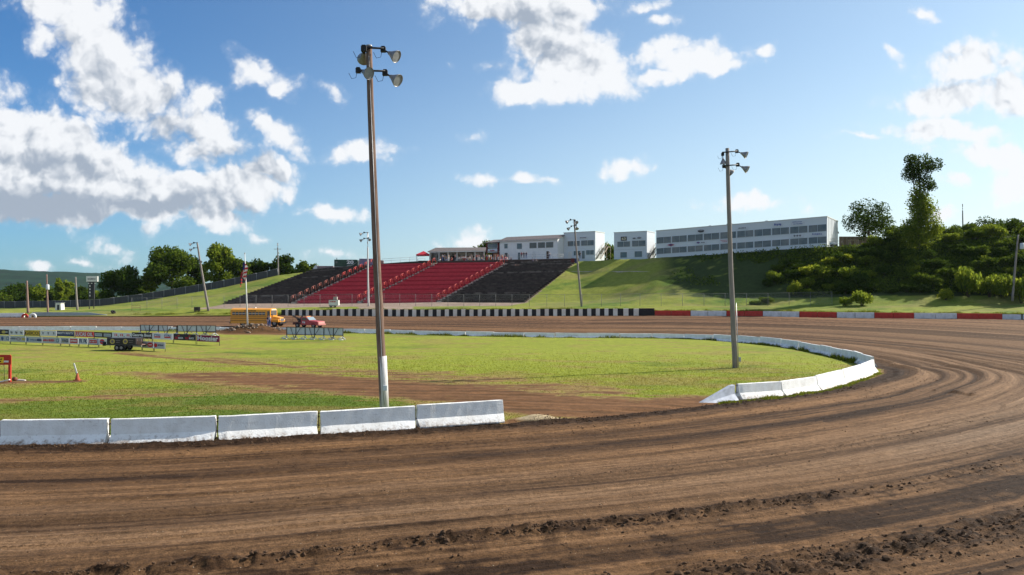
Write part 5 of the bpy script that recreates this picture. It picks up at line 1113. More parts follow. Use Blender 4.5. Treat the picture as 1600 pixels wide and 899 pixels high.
# C: the long two storey suite building
cor = Vector((64.5, 160.5, 14.8)); wC = 37.0
t, dz = block('suite_building', 'long pale two storey building with twenty window bays stepping up the hill', 'building', cor, wC, 12.5, 6.05, SIDING, drop=1.35)
bay = wC / 10
for i in range(10):
    x0 = -wC + i * bay + .13; x1 = x0 + bay - .26
    winpart(t, x0, x1, 3.15, 4.55, dz, 1, GLASS2, SIDING); winpart(t, x0, x1, .75, 2.05, dz, 1, GLASS2, SIDING)
INK = mat('sign_ink', (.05, .05, .06), .6); INKB = mat('sign_blue', (.06, .10, .32), .6); INKR = mat('sign_red', (.42, .05, .06), .6); PALE = mat('sign_pale', (.62, .65, .70), .6, .1, 3)
def cx(px):   # local x of a photo column on the front face
    k = (px - 800) / F; tt = (k * cor.y - cor.x) / (ER.x - k * ER.y); return tt
sign_on(t, cx(1048.5), 2.62, 2.3, .75, dz, [('dia', 0, 0, 1.9, .62, INKR), ('disc', 0, 0, .8, .34, INKB)], PALE)
sign_on(t, cx(1095.5), 5.25, 2.0, .95, dz, [('disc', 0, 0, 1.5, .7, INK), ('disc', -.01, -.0, .8, .3, PALE), ('text', 'ooo', 0, .22, 1.3, .22, PALE)], PALE)
sign_on(t, cx(1096), 2.66, 2.5, .6, dz, [('disc', -.7, 0, .75, .4, INKB), ('disc', -.7, .0, .4, .2, INKR), ('text', '~4', .4, 0, .9, .2, INK)], PALE)
sign_on(t, cx(1132.5), 2.66, 2.2, .75, dz, [('text', '~8', 0, .13, 1.8, .24, INKR), ('text', '~6', 0, -.18, 1.2, .18, INKR)], PALE)
sign_on(t, cx(1160), 5.2, 2.2, .75, dz, [('text', '~7', 0, -.05, 1.6, .3, INK)], PALE)
sign_on(t, cx(1215.5), 5.28, 1.9, .95, dz, [('text', '~5', 0, 0, 1.5, .5, INKB)], PALE)
sign_on(t, cx(1246.5), 5.3, 2.7, .85, dz, [('text', '~9', -.1, .2, 2.0, .2, INKB), ('text', '~8', .1, -.2, 1.9, .2, INKB)], PALE)
sign_on(t, cx(1246), 2.62, 2.6, .75, dz, [('dia', -.55, 0, .5, .45, INK), ('dia', 0, 0, .5, .45, INK), ('dia', .55, 0, .5, .45, INK), ('disc', -.55, 0, .15, .15, PALE), ('disc', 0, 0, .15, .15, PALE), ('disc', .55, 0, .15, .15, PALE)], PALE)
sign_on(t, cx(1277), 2.66, 2.4, .7, dz, [('text', '~7', 0, 0, 1.9, .38, INKB)], PALE)
cr_ = MB(); [cr_.box((-.0, yy_, 3.0), (.06, .08, 6.0)) for yy_ in (1.6, 3.2, 4.8, 6.4, 8, 9.6, 11.2)]; [cr_.v.__setitem__(i, (a + .03, b_, c)) for i, (a, b_, c) in enumerate(cr_.v)]; cr_.build('siding_battens', SIDING, t)
for x_, n_ in ((-25, .3), (-21, .45), (-12.6, .35), (-20.2, .3)): MB().box((x_, 2.0, 6.05 + dz(x_) + .3), (.5, .5, n_)).build('roof_vent', STEEL, t)
MB().lathe([(.001, 0), (.25, .05), (.3, .15)], (.05, 12.2, 3.6), (1, 0, .3), 10).build('wall_lamp', BLACK, t)
# A and B: the two narrower suite blocks
zf = lambda x: 0
cA = Vector((20.8, 196, 13.95)); wA = 8.9
t, dz0 = block('suite_block', 'white two storey block between the white house and the block with the number board', 'building', cA, wA, 5.5, 6.7, SIDING, under=3)
for x0, x1 in ((-7.7, -6.1), (-5.9, -4.3)): winpart(t, x0, x1, 3.3, 4.55, zf, 0, GLASS2, WHITE)
winpart(t, -3.9, -.35, 3.3, 4.6, zf, 1, GLASS2, WHITE); winpart(t, -2.5, -.35, 1.0, 2.1, zf, 1, GLASS, WHITE)
winpart(t, -6.0, -5.4, .9, 2.0, zf, 0, GLASS, WHITE); winpart(t, -5.2, -4.1, .9, 2.0, zf, 0, GLASS, WHITE); winpart(t, -3.7, -2.9, .05, 2.0, zf, 0, GLASS, WHITE, 'door'); winpart(t, -7.6, -6.5, .05, 1.9, zf, 0, WHITE, SHADE_W, 'door')
sign_on(t, -3.3, 5.3, 2.2, .4, zf, [('text', '~9', 0, 0, 1.8, .22, INK)], PALE)
cB = Vector((32.0, 186, 13.4)); wB = 8.5
t, dz0 = block('suite_block', 'white two storey block carrying a black board with the number 63', 'building', cB, wB, 5, 6.5, SIDING, under=2)
winpart(t, -7.6, -4.3, 3.05, 4.3, zf, 1, GLASS2, WHITE); winpart(t, -3.75, -.35, 3.05, 4.4, zf, 1, GLASS2, WHITE); winpart(t, -6.8, -5.1, .45, 1.75, zf, 0, GLASS, WHITE); winpart(t, -3.1, -1.2, .5, 1.85, zf, 0, GLASS, WHITE)
sign_on(t, -5.9, 5.0, 1.5, .95, zf, [('text', '63', 0, 0, 1.1, .62, mat('board_digits', (.75, .68, .5), .5))], mat('number_board', (.05, .04, .03), .5), 'number_board')
sign_on(t, -3.2, 5.0, 1.0, .4, zf, [('disc', 0, 0, .8, .28, INK)], PALE); sign_on(t, -1.9, 5.05, 1.2, .5, zf, [('disc', 0, 0, 1.05, .42, INK), ('text', '~4', 0, 0, .8, .16, PALE)], PALE)
MB().box((-wB / 2, -.03, 2.35), (wB - .1, .03, .05)).build('trim', STEEL, t)
# outside stairs beside A and B
def outer_stair(label, o, rise, run, m):
    t = thing('outdoor_staircase', label, 'stairs', o, RB); n_ = 12; s = MB()
    for i in range(n_): s.box((0.6, -run + run * (i + .5) / n_, rise * (i + .5) / n_), (1.1, run / n_ + .02, .07))
    s.build('treads', m, t)
    for x in (.05, 1.15):
        r_ = MB(); r_.hexa([(x - .04, -run, -.2), (x + .04, -run, -.2), (x + .04, 0, rise - .2), (x - .04, 0, rise - .2)], [(x - .04, -run, .1), (x + .04, -run, .1), (x + .04, 0, rise + .1), (x - .04, 0, rise + .1)]); r_.build('stringer', m, t)
        h_ = MB(); h_.tube((x, -run, 1.0), (x, 0, rise + 1.0), .05, n=6); [h_.tube((x, -run * f, rise * (1 - f)), (x, -run * f, rise * (1 - f) + 1.0), .035, n=6) for f in (1, .66, .33, 0)]; h_.build('handrail', m, t)
    MB().box((.6, .8, rise), (1.3, 1.6, .1)).tube((.05, 1.5, -1), (.05, 1.5, rise), .06).tube((1.15, 1.5, -1), (1.15, 1.5, rise), .06).build('landing', m, t)
TAN = mat('tan_lumber', (.38, .31, .25), .8, .3, 3, stretch=(1, 1, 4))
outer_stair('brown wooden outside staircase right of the block beside the white house', cA + ER * .3 + EB * 4.4 + Vector((0, 0, -.1)), 3.2, 4.4, TAN)
outer_stair('dark wooden outside staircase between the number board block and the long building', cB + ER * .3 + EB * 4.8 + Vector((0, 0, -.2)), 3.2, 4.8, mat('brown_lumber', (.20, .14, .115), .8, .3, 3))
# white house with gable
cH = Vector((11.5, 198, 14.05)); wH = 17.4; dH = 8.0
t = thing('white_house', 'white two storey house with a grey gable roof above the right seating block', 'house', cH, RB)
m_ = MB(); hE = 5.0; hR = 6.15
m_.add([(-wH, 0, -3), (0, 0, -3), (0, dH, -3), (-wH, dH, -3), (-wH, 0, hE), (0, 0, hE), (0, dH, hE), (-wH, dH, hE), (-wH, dH / 2, hR), (0, dH / 2, hR)], [(0, 1, 5, 4), (2, 3, 7, 6), (1, 2, 6, 9, 5), (3, 0, 4, 8, 7)]); m_.build('walls', mat('house_white', (.80, .79, .77), .7, .08, 1), t)
m_ = MB(); e = .35; sl_ = (hR - hE) / (dH / 2)
for s_1 in (0, 1):
    y0 = -e if s_1 == 0 else dH + e; z0 = hE - e * sl_
    a_ = [(-wH - e, y0, z0), (e, y0, z0), (e, dH / 2, hR), (-wH - e, dH / 2, hR)]; m_.add(a_ + [(x, y_, z + .16) for x, y_, z in a_], [(3, 2, 1, 0), (4, 5, 6, 7), (0, 1, 5, 4), (1, 2, 6, 5), (2, 3, 7, 6), (3, 0, 4, 7)])
m_.build('roof', ROOF, t); MB().box((-wH / 2, -.38, hE - .12), (wH + .7, .05, .16)).build('fascia', WHITE, t)
wins = [(-15.9, -14.9, 3.0, 4.2), (-12.0, -10.5, 2.75, 4.15)]
for x0, x1, z0, z1 in wins: winpart(t, x0, x1, z0, z1, zf, 0, GLASS, WHITE)
for x0 in (-8.2, -5.7, -3.3): winpart(t, x0, x0 + 2.1, 2.8, 4.2, zf, 0, mat('amber_glass', (.16, .15, .13), .15, .3, .8), WHITE)
winpart(t, -15.8, -14.9, .6, 1.8, zf, 0, GLASS, WHITE); winpart(t, -11.7, -11.0, .0, 1.8, zf, 0, GLASS, WHITE, 'door'); winpart(t, -3.2, -2.5, 0, 1.9, zf, 0, mat('brown_door', (.10, .06, .04), .6), WHITE, 'door'); winpart(t, -7.2, -6.5, 0, 1.9, zf, 0, WHITE, SHADE_W, 'door')
# porch tower left of the house
cP = cH - ER * (wH + .1); t = thing('porch_tower', 'two storey porch with dark red posts at the left end of the white house', 'porch', cP, RB)
m_ = MB(); m_.hexa([(-4.4, -.6, 4.55), (.2, -.6, 4.55), (.2, 4, 5.55), (-4.4, 4, 5.55)], [(-4.4, -.6, 4.75), (.2, -.6, 4.75), (.2, 4, 5.75), (-4.4, 4, 5.75)]); m_.build('roof', ROOF, t)
for x in (-3.9, -.3): MB().box((x, -.1, 2.2), (.22, .22, 4.7)).build('post', mat('dark_red_post', (.22, .03, .03), .6), t)
MB().box((-2.1, 2.8, 1.6), (4.1, .15, 7.0)).build('back_wall', mat('porch_dark', (.07, .065, .065), .7), t); MB().box((-2.1, 1.3, 2.3), (4.1, 2.9, .15)).build('upper_floor', TAN, t); winpart(t, -3.6, -.6, 3.3, 4.4, zf, 0, GLASS2, WHITE, y=.0)
sign_on(t, -2.1, 2.55, 3.0, 1.0, zf, [('text', '~5', .0, .0, 1.4, .5, INKR)], PALE)
MB().box((-1.0, -.3, .9), (1.1, .5, 1.6)).build('ticket_counter', mat('orange_panel', (.50, .22, .12), .6, .4, 1.5), t)
# low pavilion
cV = P(757, 408, 201); cV.z = 12.9; t = thing('low_pavilion', 'long low pavilion with a grey roof and white posts left of the white house', 'pavilion', cV); wV = 14.0
m_ = MB(); m_.add([(-wV - .5, -.9, 2.85), (.3, -.9, 3.1), (.3, 2.4, 4.1), (-wV + 1.2, 2.4, 4.0), (.3, 5.4, 3.0), (-wV - .5, 5.4, 2.8)] + [(-wV - .5, -.9, 3.02), (.3, -.9, 3.27), (.3, 2.4, 4.27), (-wV + 1.2, 2.4, 4.17), (.3, 5.4, 3.17), (-wV - .5, 5.4, 2.97)],
    [(0, 1, 2, 3), (3, 2, 4, 5), (6, 7, 8, 9), (9, 8, 10, 11), (0, 6, 7, 1), (0, 3, 5, 11, 9, 6), (1, 7, 8, 10, 4, 2)]); m_.build('roof', ROOF, t)
MB().box((-wV / 2, -.93, 2.98), (wV + .6, .05, .2), M=Matrix.Rotation(-.017, 3, 'Y')).build('fascia', WHITE, t)
for i in range(7): MB().box((-wV + .1 + i * 2.3, -.6, 1.4), (.18, .18, 3.0)).build('post', WHITE, t)
MB().box((-wV / 2, 3.6, 1.2), (wV, .15, 3.6)).build('back_wall', mat('pavilion_wall', (.50, .50, .49), .7, .35, .9, col2=(.2, .19, .18), thr=(.45, .55)), t)
for x0 in (-11.4, -8.9, -5.0, -3.1): winpart(t, x0, x0 + 1.0, .6, 2.2, zf, 0, BLACK, WHITE, y=3.45, name='serving_window')
MB().box((-wV + .0, 1.5, 1.2), (.15, 4.2, 3.6)).build('end_wall', WHITE, t)
# red canopy tent
q = P(656, 409.5, 201); t = thing('canopy_tent', 'red pop up canopy tent left of the low pavilion', 'tent', q); m_ = MB()
m_.add([(-.9, -.6, 1.9), (2.6, -.6, 1.9), (2.6, 2.6, 1.9), (-.9, 2.6, 1.9), (.85, 1, 2.85)] + [(-.9, -.6, 1.6), (2.6, -.6, 1.6), (2.6, 2.6, 1.6), (-.9, 2.6, 1.6)], [(0, 1, 4), (1, 2, 4), (2, 3, 4), (3, 0, 4), (5, 6, 1, 0), (6, 7, 2, 1), (7, 8, 3, 2), (8, 5, 0, 3)]); m_.build('canopy', mat('canopy_red', (.55, .03, .05), .7, .2, 2), t)
for x, y_ in ((-.8, -.5), (2.5, -.5), (2.5, 2.5), (-.8, 2.5)): MB().tube((x, y_, -.8), (x, y_, 1.8), .05, n=6).build('leg', STEEL, t)
MB().box((.9, 1, -.1), (2.6, 1.2, .9)).build('counter', mat('maroon_counter', (.16, .03, .03), .7), t, bevel=.05)
# timber fence and tables right of the long building
q = P(1311, 384, 178); q.z = hz(1311, 175); t = thing('timber_fence', 'brown timber fence between the long building and the right trees', 'fence', q)
for i in range(9): MB().box((.9 * i + .45, 0, 1.6), (.86, .08, 3.2)).build('board_panel', mat('fence_brown', (.17, .13, .105), .9, .35, 1.5, stretch=(6, 1, .5)), t)
railing('low rail at the right end of the long building', [T(1296, 159.5), T(1315, 158.5)], 1.0, 1.2, DSTEEL)
q = T(1328, 158); t = thing('picnic_table', 'pale topped table standing on the crest left of the right trees', 'table', q); MB().box((.9, .4, 1.1), (1.9, .8, .08)).build('tabletop', TAN, t); [MB().box((x, y_, .5), (.08, .08, 1.1)).build('leg', TAN, t) for x in (.1, 1.7) for y_ in (.1, .7)]
# white machine with a person-high post at the corner
q = T(1299, 158.6); t = thing('golf_cart', 'small white cart at the right corner of the long building', 'cart', q); MB().prism([(0, .35), (0, .8), (.5, .85), (.9, .55), (1.3, .6), (1.35, .3)], 0, .9).build('body', WHITE, t, bevel=.05); [wheel(t, (x, y_, .2), .2, .12) for x in (.25, 1.1) for y_ in (0, .9)]; MB().box((.6, .45, 1.5), (1.1, .9, .05)).build('canopy', WHITE, t); [MB().tube((x, y_, .5), (x, y_, 1.5), .025, n=5).build('canopy_post', WHITE, t) for x in (.1, 1.05) for y_ in (.05, .85)]

# ------------------------------------------------------------------ fences
def mesh_mat():
    m = bpy.data.materials.new('chain_link'); m.use_nodes = True; nt = m.node_tree; N = nt.nodes; L = nt.links; b = N['Principled BSDF']; b.inputs['Base Color'].default_value = (.30, .31, .32, 1); b.inputs['Roughness'].default_value = .6; b.inputs['Metallic'].default_value = .3
    tc = N.new('ShaderNodeTexCoord'); mp = N.new('ShaderNodeMapping'); mp.inputs['Rotation'].default_value = (0, math.radians(45), 0); L.new(tc.outputs['Object'], mp.inputs[0])
    sp = N.new('ShaderNodeSeparateXYZ'); L.new(mp.outputs[0], sp.inputs[0]); outs = []
    for k in (0, 2):
        a = N.new('ShaderNodeMath'); a.operation = 'PINGPONG'; L.new(sp.outputs[k], a.inputs[0]); a.inputs[1].default_value = .03
        c = N.new('ShaderNodeMath'); c.operation = 'LESS_THAN'; L.new(a.outputs[0], c.inputs[0]); c.inputs[1].default_value = .0012; outs.append(c.outputs[0])
    mx = N.new('ShaderNodeMath'); mx.operation = 'MAXIMUM'; L.new(outs[0], mx.inputs[0]); L.new(outs[1], mx.inputs[1]); L.new(mx.outputs[0], b.inputs['Alpha']); return m
CHAIN = mesh_mat()
def chain_fence(label, pts, h, step, m=CHAIN, pm=STEEL, rails=True, name='chain_link_fence', th=None):
    o = Vector(pts[0]); t = thing(name, label, 'fence', o); pp = []
    for i in range(len(pts) - 1):
        a, b = Vector(pts[i]) - o, Vector(pts[i + 1]) - o; n_ = max(1, round((b - a).length / step)); pp += [a.lerp(b, k / n_) for k in range(n_)]
    pp.append(Vector(pts[-1]) - o); mb = MB(); rl = MB()
    for a, b in zip(pp[:-1], pp[1:]):
        if th: mb.hexa([a, b, b + Vector((0, th, 0)), a + Vector((0, th, 0))], [a + Vector((0, 0, h)), b + Vector((0, 0, h)), b + Vector((0, th, h)), a + Vector((0, th, h))])
        else: mb.add([a + Vector((0, .04, .05)), b + Vector((0, .04, .05)), b + Vector((0, .04, h)), a + Vector((0, .04, h))], [(0, 1, 2, 3)])
        if rails: rl.tube(a + Vector((0, 0, h)), b + Vector((0, 0, h)), .02, n=5)
    mb.build('mesh_panel', m, t)
    if rails: rl.build('top_rail', pm, t)
    for p in pp: MB().tube(p - Vector((0, 0, .3)), p + Vector((0, 0, h + .06)), .034, n=6).build('post', pm, t)
chain_fence('long chain link fence with thin posts between the track wall and the grandstand', [T(px, float(np.interp(px, [130, 350, 600, 910, 1100, 1450], [157, 158, 159.5, 150, 146, 138]))) for px in (206, 300, 400, 500, 600, 700, 800, 910, 1000, 1100, 1200, 1300)], 2.35, 3.4, CHAIN, mat('dull_galvanised', (.22, .22, .21), .7, .3, 3))
DSL = mat('dark_fence_slats', (.062, .064, .075), .7, .3, .8, stretch=(6, 6, .3))
chain_fence('dark slatted fence climbing the grass slope before the left trees', [T(px, Y) for px, Y in ((-60, 203), (40, 203), (110, 196), (156, 195), (222, 198), (290, 199), (350, 200), (434, 203))], 1.75, 3.0, DSL, STEEL, True, 'slatted_fence', .06)

# ------------------------------------------------------------------ far left details
q = P(58, 493, 146); t = tag(None or thing('guard_wall', 'low bluish grey wall behind the striped tyres at the left', 'wall', (q.x, 149.5, .75)), kind=None)
a = P(50, 0, 149.5); b = P(150, 0, 150); mb = MB(); mb.hexa([(0, 0, 0), (b.x - a.x - 1.5, .5, .25), (b.x - a.x - 1.5, .9, .25), (0, .4, 0)], [(0, .08, .85), (b.x - a.x - 1.5, .55, .80), (b.x - a.x - 1.5, .8, .80), (0, .3, .85)])
mb.hexa([(b.x - a.x - 1.5, .5, .25), (b.x - a.x + 2.0, .5, .3), (b.x - a.x + 2.0, .9, .3), (b.x - a.x - 1.5, .9, .25)], [(b.x - a.x - 1.5, .55, .8), (b.x - a.x + 1.9, .6, .36), (b.x - a.x + 1.9, .8, .36), (b.x - a.x - 1.5, .8, .8)])
mb.build('wall_body', mat('blue_grey_concrete', (.34, .39, .42), .8, .25, .7), t)
t.location = (a.x, a.y, .72)
for i, px in enumerate((-40, 0)):
    q0 = P(px, 0, 146.5); q1 = P(px + 38, 0, 146.5); wall_piece('concrete_barrier', Vector((q0.x, 146.5, .75)), Vector((q1.x, 146.5, .75)), .72, BARR, ['white concrete barrier running off the left edge behind the far straight', 'white concrete barrier left of the red and white tyres'][i], 'white barriers at the left edge of the far straight', under=.1)
def big_tyre(label, px, m, r):
    q = P(px, 0, 146); t = MB().lathe([(r * .45, -.16), (r * .9, -.17), (r, -.08), (r, .08), (r * .9, .17), (r * .45, .16), (r * .42, 0), (r * .45, -.16)], (0, 0, r * .12), (.15, -.97, .15), 20).build('painted_tyre', m, None, (q.x, 146, .72)); tag(t, label, 'tyre')
big_tyre('red painted half buried tyre at the left end of the far straight', 39, RED, .62); big_tyre('white painted half buried tyre right of the red one', 51, WHITE, .68)
q = T(177, 152); tag(MB().lathe([(.2, -.12), (.42, -.13), (.48, 0), (.42, .13), (.2, .12)], (0, 0, .3), (.6, -.3, .8), 16).build('old_tyre', RUBBER, None, q), 'black tyre lying on the grass edge left of the leaning pole', 'tyre')
q = T(308, 152.5); t = thing('metal_cage', 'small dark metal box on the grass at the foot of the leaning pole', 'box', q); MB().box((0, 0, .55), (1.0, .7, .75)).build('box_body', mat('dark_box', (.05, .042, .038), .8), t, bevel=.03); [MB().box((x, y_, .1), (.08, .08, .3)).build('leg', DSTEEL, t) for x in (-.4, .4) for y_ in (-.25, .25)]
q = P(136, 487, 172); q.z = 1.5; t = thing('scoreboard', 'tall dark scoreboard with a white sign on top beside the left wood', 'scoreboard', q)
MB().box((1.0, 0, 4.6), (1.25, .3, 4.2)).build('number_panel', mat('score_dark', (.035, .036, .042), .6), t); MB().box((1.15, 0, 6.85), (2.5, .35, 1.2)).build('top_sign', WHITE, t, bevel=.03)
text_part(t, '~8', (1.15, -.2, 6.85), 1.8, .35, INK); dg = MB(); [dg.box((.72, -.17, z), (.22, .03, .36)) for z in (5.3, 4.6, 3.9, 3.2)]; [dg.box((x, -.17, 5.9), (.3, .03, .16)) for x in (.45, 1.1, 1.85)]; dg.build('digits', WHITE, t)
MB().box((.5, 0, 1.2), (.14, .14, 2.8)).box((1.5, 0, 1.2), (.14, .14, 2.8)).box((1.15, 0, 6.2), (2.3, .25, .12)).build('posts', DSTEEL, t)
q = P(86, 488, 175); q.z = 1.25; t = thing('white_shed', 'small white shed with a dark door by the slatted fence', 'shed', q); MB().prism([(0, 0), (.1, 1.75), (1.25, 1.75), (1.4, 0)], 0, 1.4).build('walls', WHITE, t, bevel=.02); MB().box((.72, -.02, .75), (.5, .05, 1.3)).build('door', DSTEEL, t); MB().box((.7, .7, 1.82), (1.4, 1.6, .1)).build('roof', STEEL, t)
railing('rusty pipe gate frame on the grass by the chain link fence', [T(206, 154), T(219, 154)], 1.15, 1.5, mat('rust_pipe', (.16, .08, .06), .9))
# hillside footpath right of the stand
a = Ton(893, 425); mb = MB(); n_ = 16; fpts = [Ton(893 + (1040 - 893) * i / n_, 424.8, .05) for i in range(n_ + 1)]; a = fpts[0]
for i in range(n_):
    p = fpts[i]; q = fpts[i + 1]; mb.hexa([p + Vector((0, -.5, -.9)), q + Vector((0, -.5, -.9)), q + Vector((0, .8, -.9)), p + Vector((0, .8, -.9))], [p, q, q + Vector((0, .8, 0)), p + Vector((0, .8, 0))])
tag(mb.build('footpath', CONC), kind='structure')
tag(MB().box((0, 0, .5), (.7, .5, 1.0)).box((0, 0, 1.05), (.8, .6, .1)).build('bin', mat('blue_bin', (.03, .04, .16), .5), None, P(901, 411.5, 190)), 'blue bin at the upper right corner of the black seats', 'bin')
tag(MB().box((0, 0, .5), (.7, .5, 1.0)).box((0, 0, 1.05), (.8, .6, .1)).build('bin', mat('dark_red_bin', (.16, .02, .02), .5), None, P(894.5, 411, 190)), 'dark red bin left of the blue bin at the top of the black seats', 'bin')

# ------------------------------------------------------------------ trees and shrubs
def leaves(lobes, n, size, seed=0, shell=.45, gap=.30):
    r = np.random.RandomState(seed); vol = np.array([l[3] * l[4] * l[5] for l in lobes]) ** .8; cnt = (vol / vol.sum() * n).astype(int) + 5; out = []
    for l, c in zip(lobes, cnt):
        d = r.normal(0, 1, (c * 3, 3)); d /= np.linalg.norm(d, axis=1)[:, None]; rad = r.rand(c * 3) ** shell
        p = d * rad[:, None]
        nn = vn(d[:, 0] * 3.3 + l[0] * 3, d[:, 1] * 3.3 + d[:, 2] * 3.1 + 7 * l[2], seed + 5) * .6 + .4 * vn(d[:, 0] * 7 + 9, d[:, 2] * 7 + d[:, 1] * 5, seed + 9)
        keep = (nn > gap) ; p = p * (.62 + .72 * nn)[:, None]; p = p[keep][:c]
        out.append(p * np.array([l[3], l[4], l[5]]) + np.array([l[0], l[1], l[2]]))
    p = np.concatenate(out); k = len(p); a = r.normal(0, 1, (k, 3)); a /= np.linalg.norm(a, axis=1)[:, None]; b = np.cross(a, r.normal(0, 1, (k, 3))); b /= np.linalg.norm(b, axis=1)[:, None]
    s = size * r.uniform(.6, 1.4, k)[:, None]; v = np.stack([p - a * s, p - b * s * .6, p + a * s, p + b * s * .6], 1).reshape(-1, 3)
    return v, np.arange(k * 4).reshape(-1, 4)
LEAF = [leaf_mat('leaf_deep', (.055, .090, .012), (.020, .045, .006), .35), leaf_mat('leaf_mid', (.115, .165, .018), (.035, .068, .009), .4), leaf_mat('leaf_light', (.20, .25, .026), (.075, .125, .013), .5), leaf_mat('leaf_yellow', (.27, .30, .030), (.12, .17, .015), .5)]  # light and yellow tones are leaf colour brightened for sunlit foliage
BARK = mat('bark', (.10, .075, .055), .95, .4, 3, .8, 12)
def trunk_mb(h, r, lobes, seed, rootz=-.6):
    rr_ = random.Random(seed); t = MB(); pts = [(0, 0, rootz)]; 
    for i in range(1, 6): pts.append((rr_.uniform(-.02, .02) * h, rr_.uniform(-.02, .02) * h, h * i / 5))
    t.path(pts, [r * (1.25 - i * .19) for i in range(6)], 8)
    for l in lobes[:9]:
        f = rr_.uniform(.35, .8); b = Vector((0, 0, h * f)); e = Vector(l[:3]); m_ = b.lerp(e, .5) + Vector((0, 0, -.06 * h)); t.path([b, m_, e], [r * .45, r * .28, r * .08], 6)
    return t
def tree(name, label, base, lobes, th, tr, n, size, lm, seed, group=None, cat='tree', gap=.30, shell=.45):
    t = thing(name, label, cat, base, 0, group); v, f = leaves(lobes, n, size, seed, shell, gap)
    npmesh('crown', v, f, LEAF[lm], False, t); trunk_mb(th, tr, lobes, seed).build('trunk', BARK, t); return t
def crown(h, w, seed, low=.25, n=9):     # lobes for a broad tree of height h, half width w
    r = random.Random(seed); L = [(0, 0, h * (.5 + low * .5), w * .6, w * .6, h * (1 - low) * .42)]
    for i in range(n):
        a = i * 2.4 + r.uniform(-.4, .4); f = r.uniform(.12, .92); zz = h * (low + (1 - low) * f * .86); rad = w * (.68 * math.sin(math.pi * (.22 + .66 * f))) ; s = w * r.uniform(.30, .46)
        L.append((rad * math.cos(a), rad * math.sin(a), zz, s, s, s * .82))
    return L
def tree_px(label, px, pyb, pyt, Y, halfpx, lm, seed, low=.15, n=None, name='broadleaf_tree', gap=.30, size=None, zb=None, lob=13):
    zbase = zb if zb is not None else P(px, pyb, Y).z; h = P(px, pyt, Y).z - zbase; w = halfpx / F * Y; base = ((px - 800) / F * Y, Y, zbase)
    return tree(name, label, base, crown(h * .97, w, seed, low, lob), h * .75, max(.12, h * .018), int((n or int(2600 + w * 900)) * .75), size or .34, lm, seed, gap=gap)
tree_px('rounded dark tree right of the scoreboard on the left', 192, 478, 411, 212, 33, 0, 3, .12, 9000)
tree_px('tall dark green tree standing left of the leaning light pole', 268, 465, 377, 216, 39, 1, 5, .12, 14000)
tree_px('thin pale tree on the left flank of the tall dark green tree', 236, 472, 402, 214, 15, 2, 8, .2, 2500, gap=.42)
tree_px('narrow tall tree right of the leaning light pole', 342, 452, 374, 214, 26, 2, 12, .12, 9000)
tree_px('dark tree filling the gap behind the leaning light pole', 306, 456, 395, 226, 22, 0, 14, .05, 6000)
tree_px('mid green tree between the narrow tall tree and the flag', 372, 446, 398, 216, 19, 1, 17, .05, 5000)
tree_px('dark bushy tree just right of the flag', 402, 440, 400, 222, 22, 0, 19, .0, 5000, zb=8.0)
tree_px('dark tree behind the utility pole on the crest', 440, 432, 393, 222, 22, 0, 23, .0, 5500, zb=8.5)
tree_px('low tree right of the utility pole on the crest', 474, 428, 404, 220, 15, 1, 29, .0, 3000, zb=9.0)
tree_px('small round tree left of the flat trailer', 492, 424, 410, 224, 9, 1, 31, .0, 1500, zb=10)
tree_px('dark treetop rising behind the porch of the white house', 760, 404, 367, 222, 17, 1, 37, .2, 3200, zb=9)
tree_px('small treetop left of the porch behind the pavilion roof', 742, 404, 380, 224, 9, 0, 41, .2, 1500, zb=10)
tree_px('treetop peeping between the two white suite blocks', 951, 404, 376, 215, 13, 1, 43, .1, 1800, zb=12)
tree_px('treetop just showing above the roof of the white house', 875, 404, 365, 225, 12, 1, 44, .1, 1500, zb=12)
# far wood at the left, tree by tree
wl = ['dark', 'mid green', 'pale green']
spec = [(-30, 448, 24, 0), (-2, 452, 20, 1), (14, 441, 22, 0), (33, 439, 24, 0), (58, 441, 16, 2), (52, 452, 20, 0), (78, 444, 18, 1), (92, 429, 10, 2), (104, 433, 14, 2), (112, 446, 18, 1), (127, 443, 16, 0), (140, 446, 16, 1), (150, 452, 14, 2), (163, 449, 15, 0), (70, 457, 14, 0), (8, 462, 14, 2), (222, 440, 16, 1), (234, 452, 12, 2)]
for i, (px, top, hw, lm) in enumerate(spec):
    w_l = 'narrow pointed' if hw <= 10 else ('broad' if hw >= 20 else 'bushy')
    near_ = 'at the left edge of the photo' if px < 20 else 'behind the reddish utility poles' if px < 100 else 'behind the scoreboard' if px < 170 else 'left of the tall dark green tree'
    tree_px(f'{w_l} {wl[lm]} tree in the far left wood {near_}', px, 489, top, 232 + (i * 7) % 22, hw, lm, 60 + i, .02, 3200, zb=.8, size=.34, name='wood_tree', lob=8).__setitem__('group', 'trees of the far left wood')
# right hill
def rt(label, px, pyt, Y, halfpx, lm, seed, low=.1, n=4000, gap=.3, zb=None, size=.2, **k): return tree_px(label, px, 0, pyt, Y, halfpx, lm, seed, low, n, 'broadleaf_tree', gap, size, zb if zb is not None else hz(px, Y) - .3, **k)
rt('round dark tree standing alone right of the long building', 1357, 303, 171, 37, 0, 101, .22, 7500, .36, lob=12)
base = T(1437, 152); k_ = 152 / F
lob = [(-1.0 * k_, 0, 148 * k_, 20 * k_, 2.4, 22 * k_), (20 * k_, 0, 152 * k_, 16 * k_, 1.8, 12 * k_), (-12 * k_, .4, 140 * k_, 14 * k_, 2, 16 * k_), (8 * k_, 0, 125 * k_, 13 * k_, 1.8, 14 * k_), (16 * k_, -.5, 118 * k_, 9 * k_, 1.2, 8 * k_), (-14 * k_, 0, 160 * k_, 10 * k_, 1.4, 10 * k_)]
base.z = CH + (HZ - 410) * k_
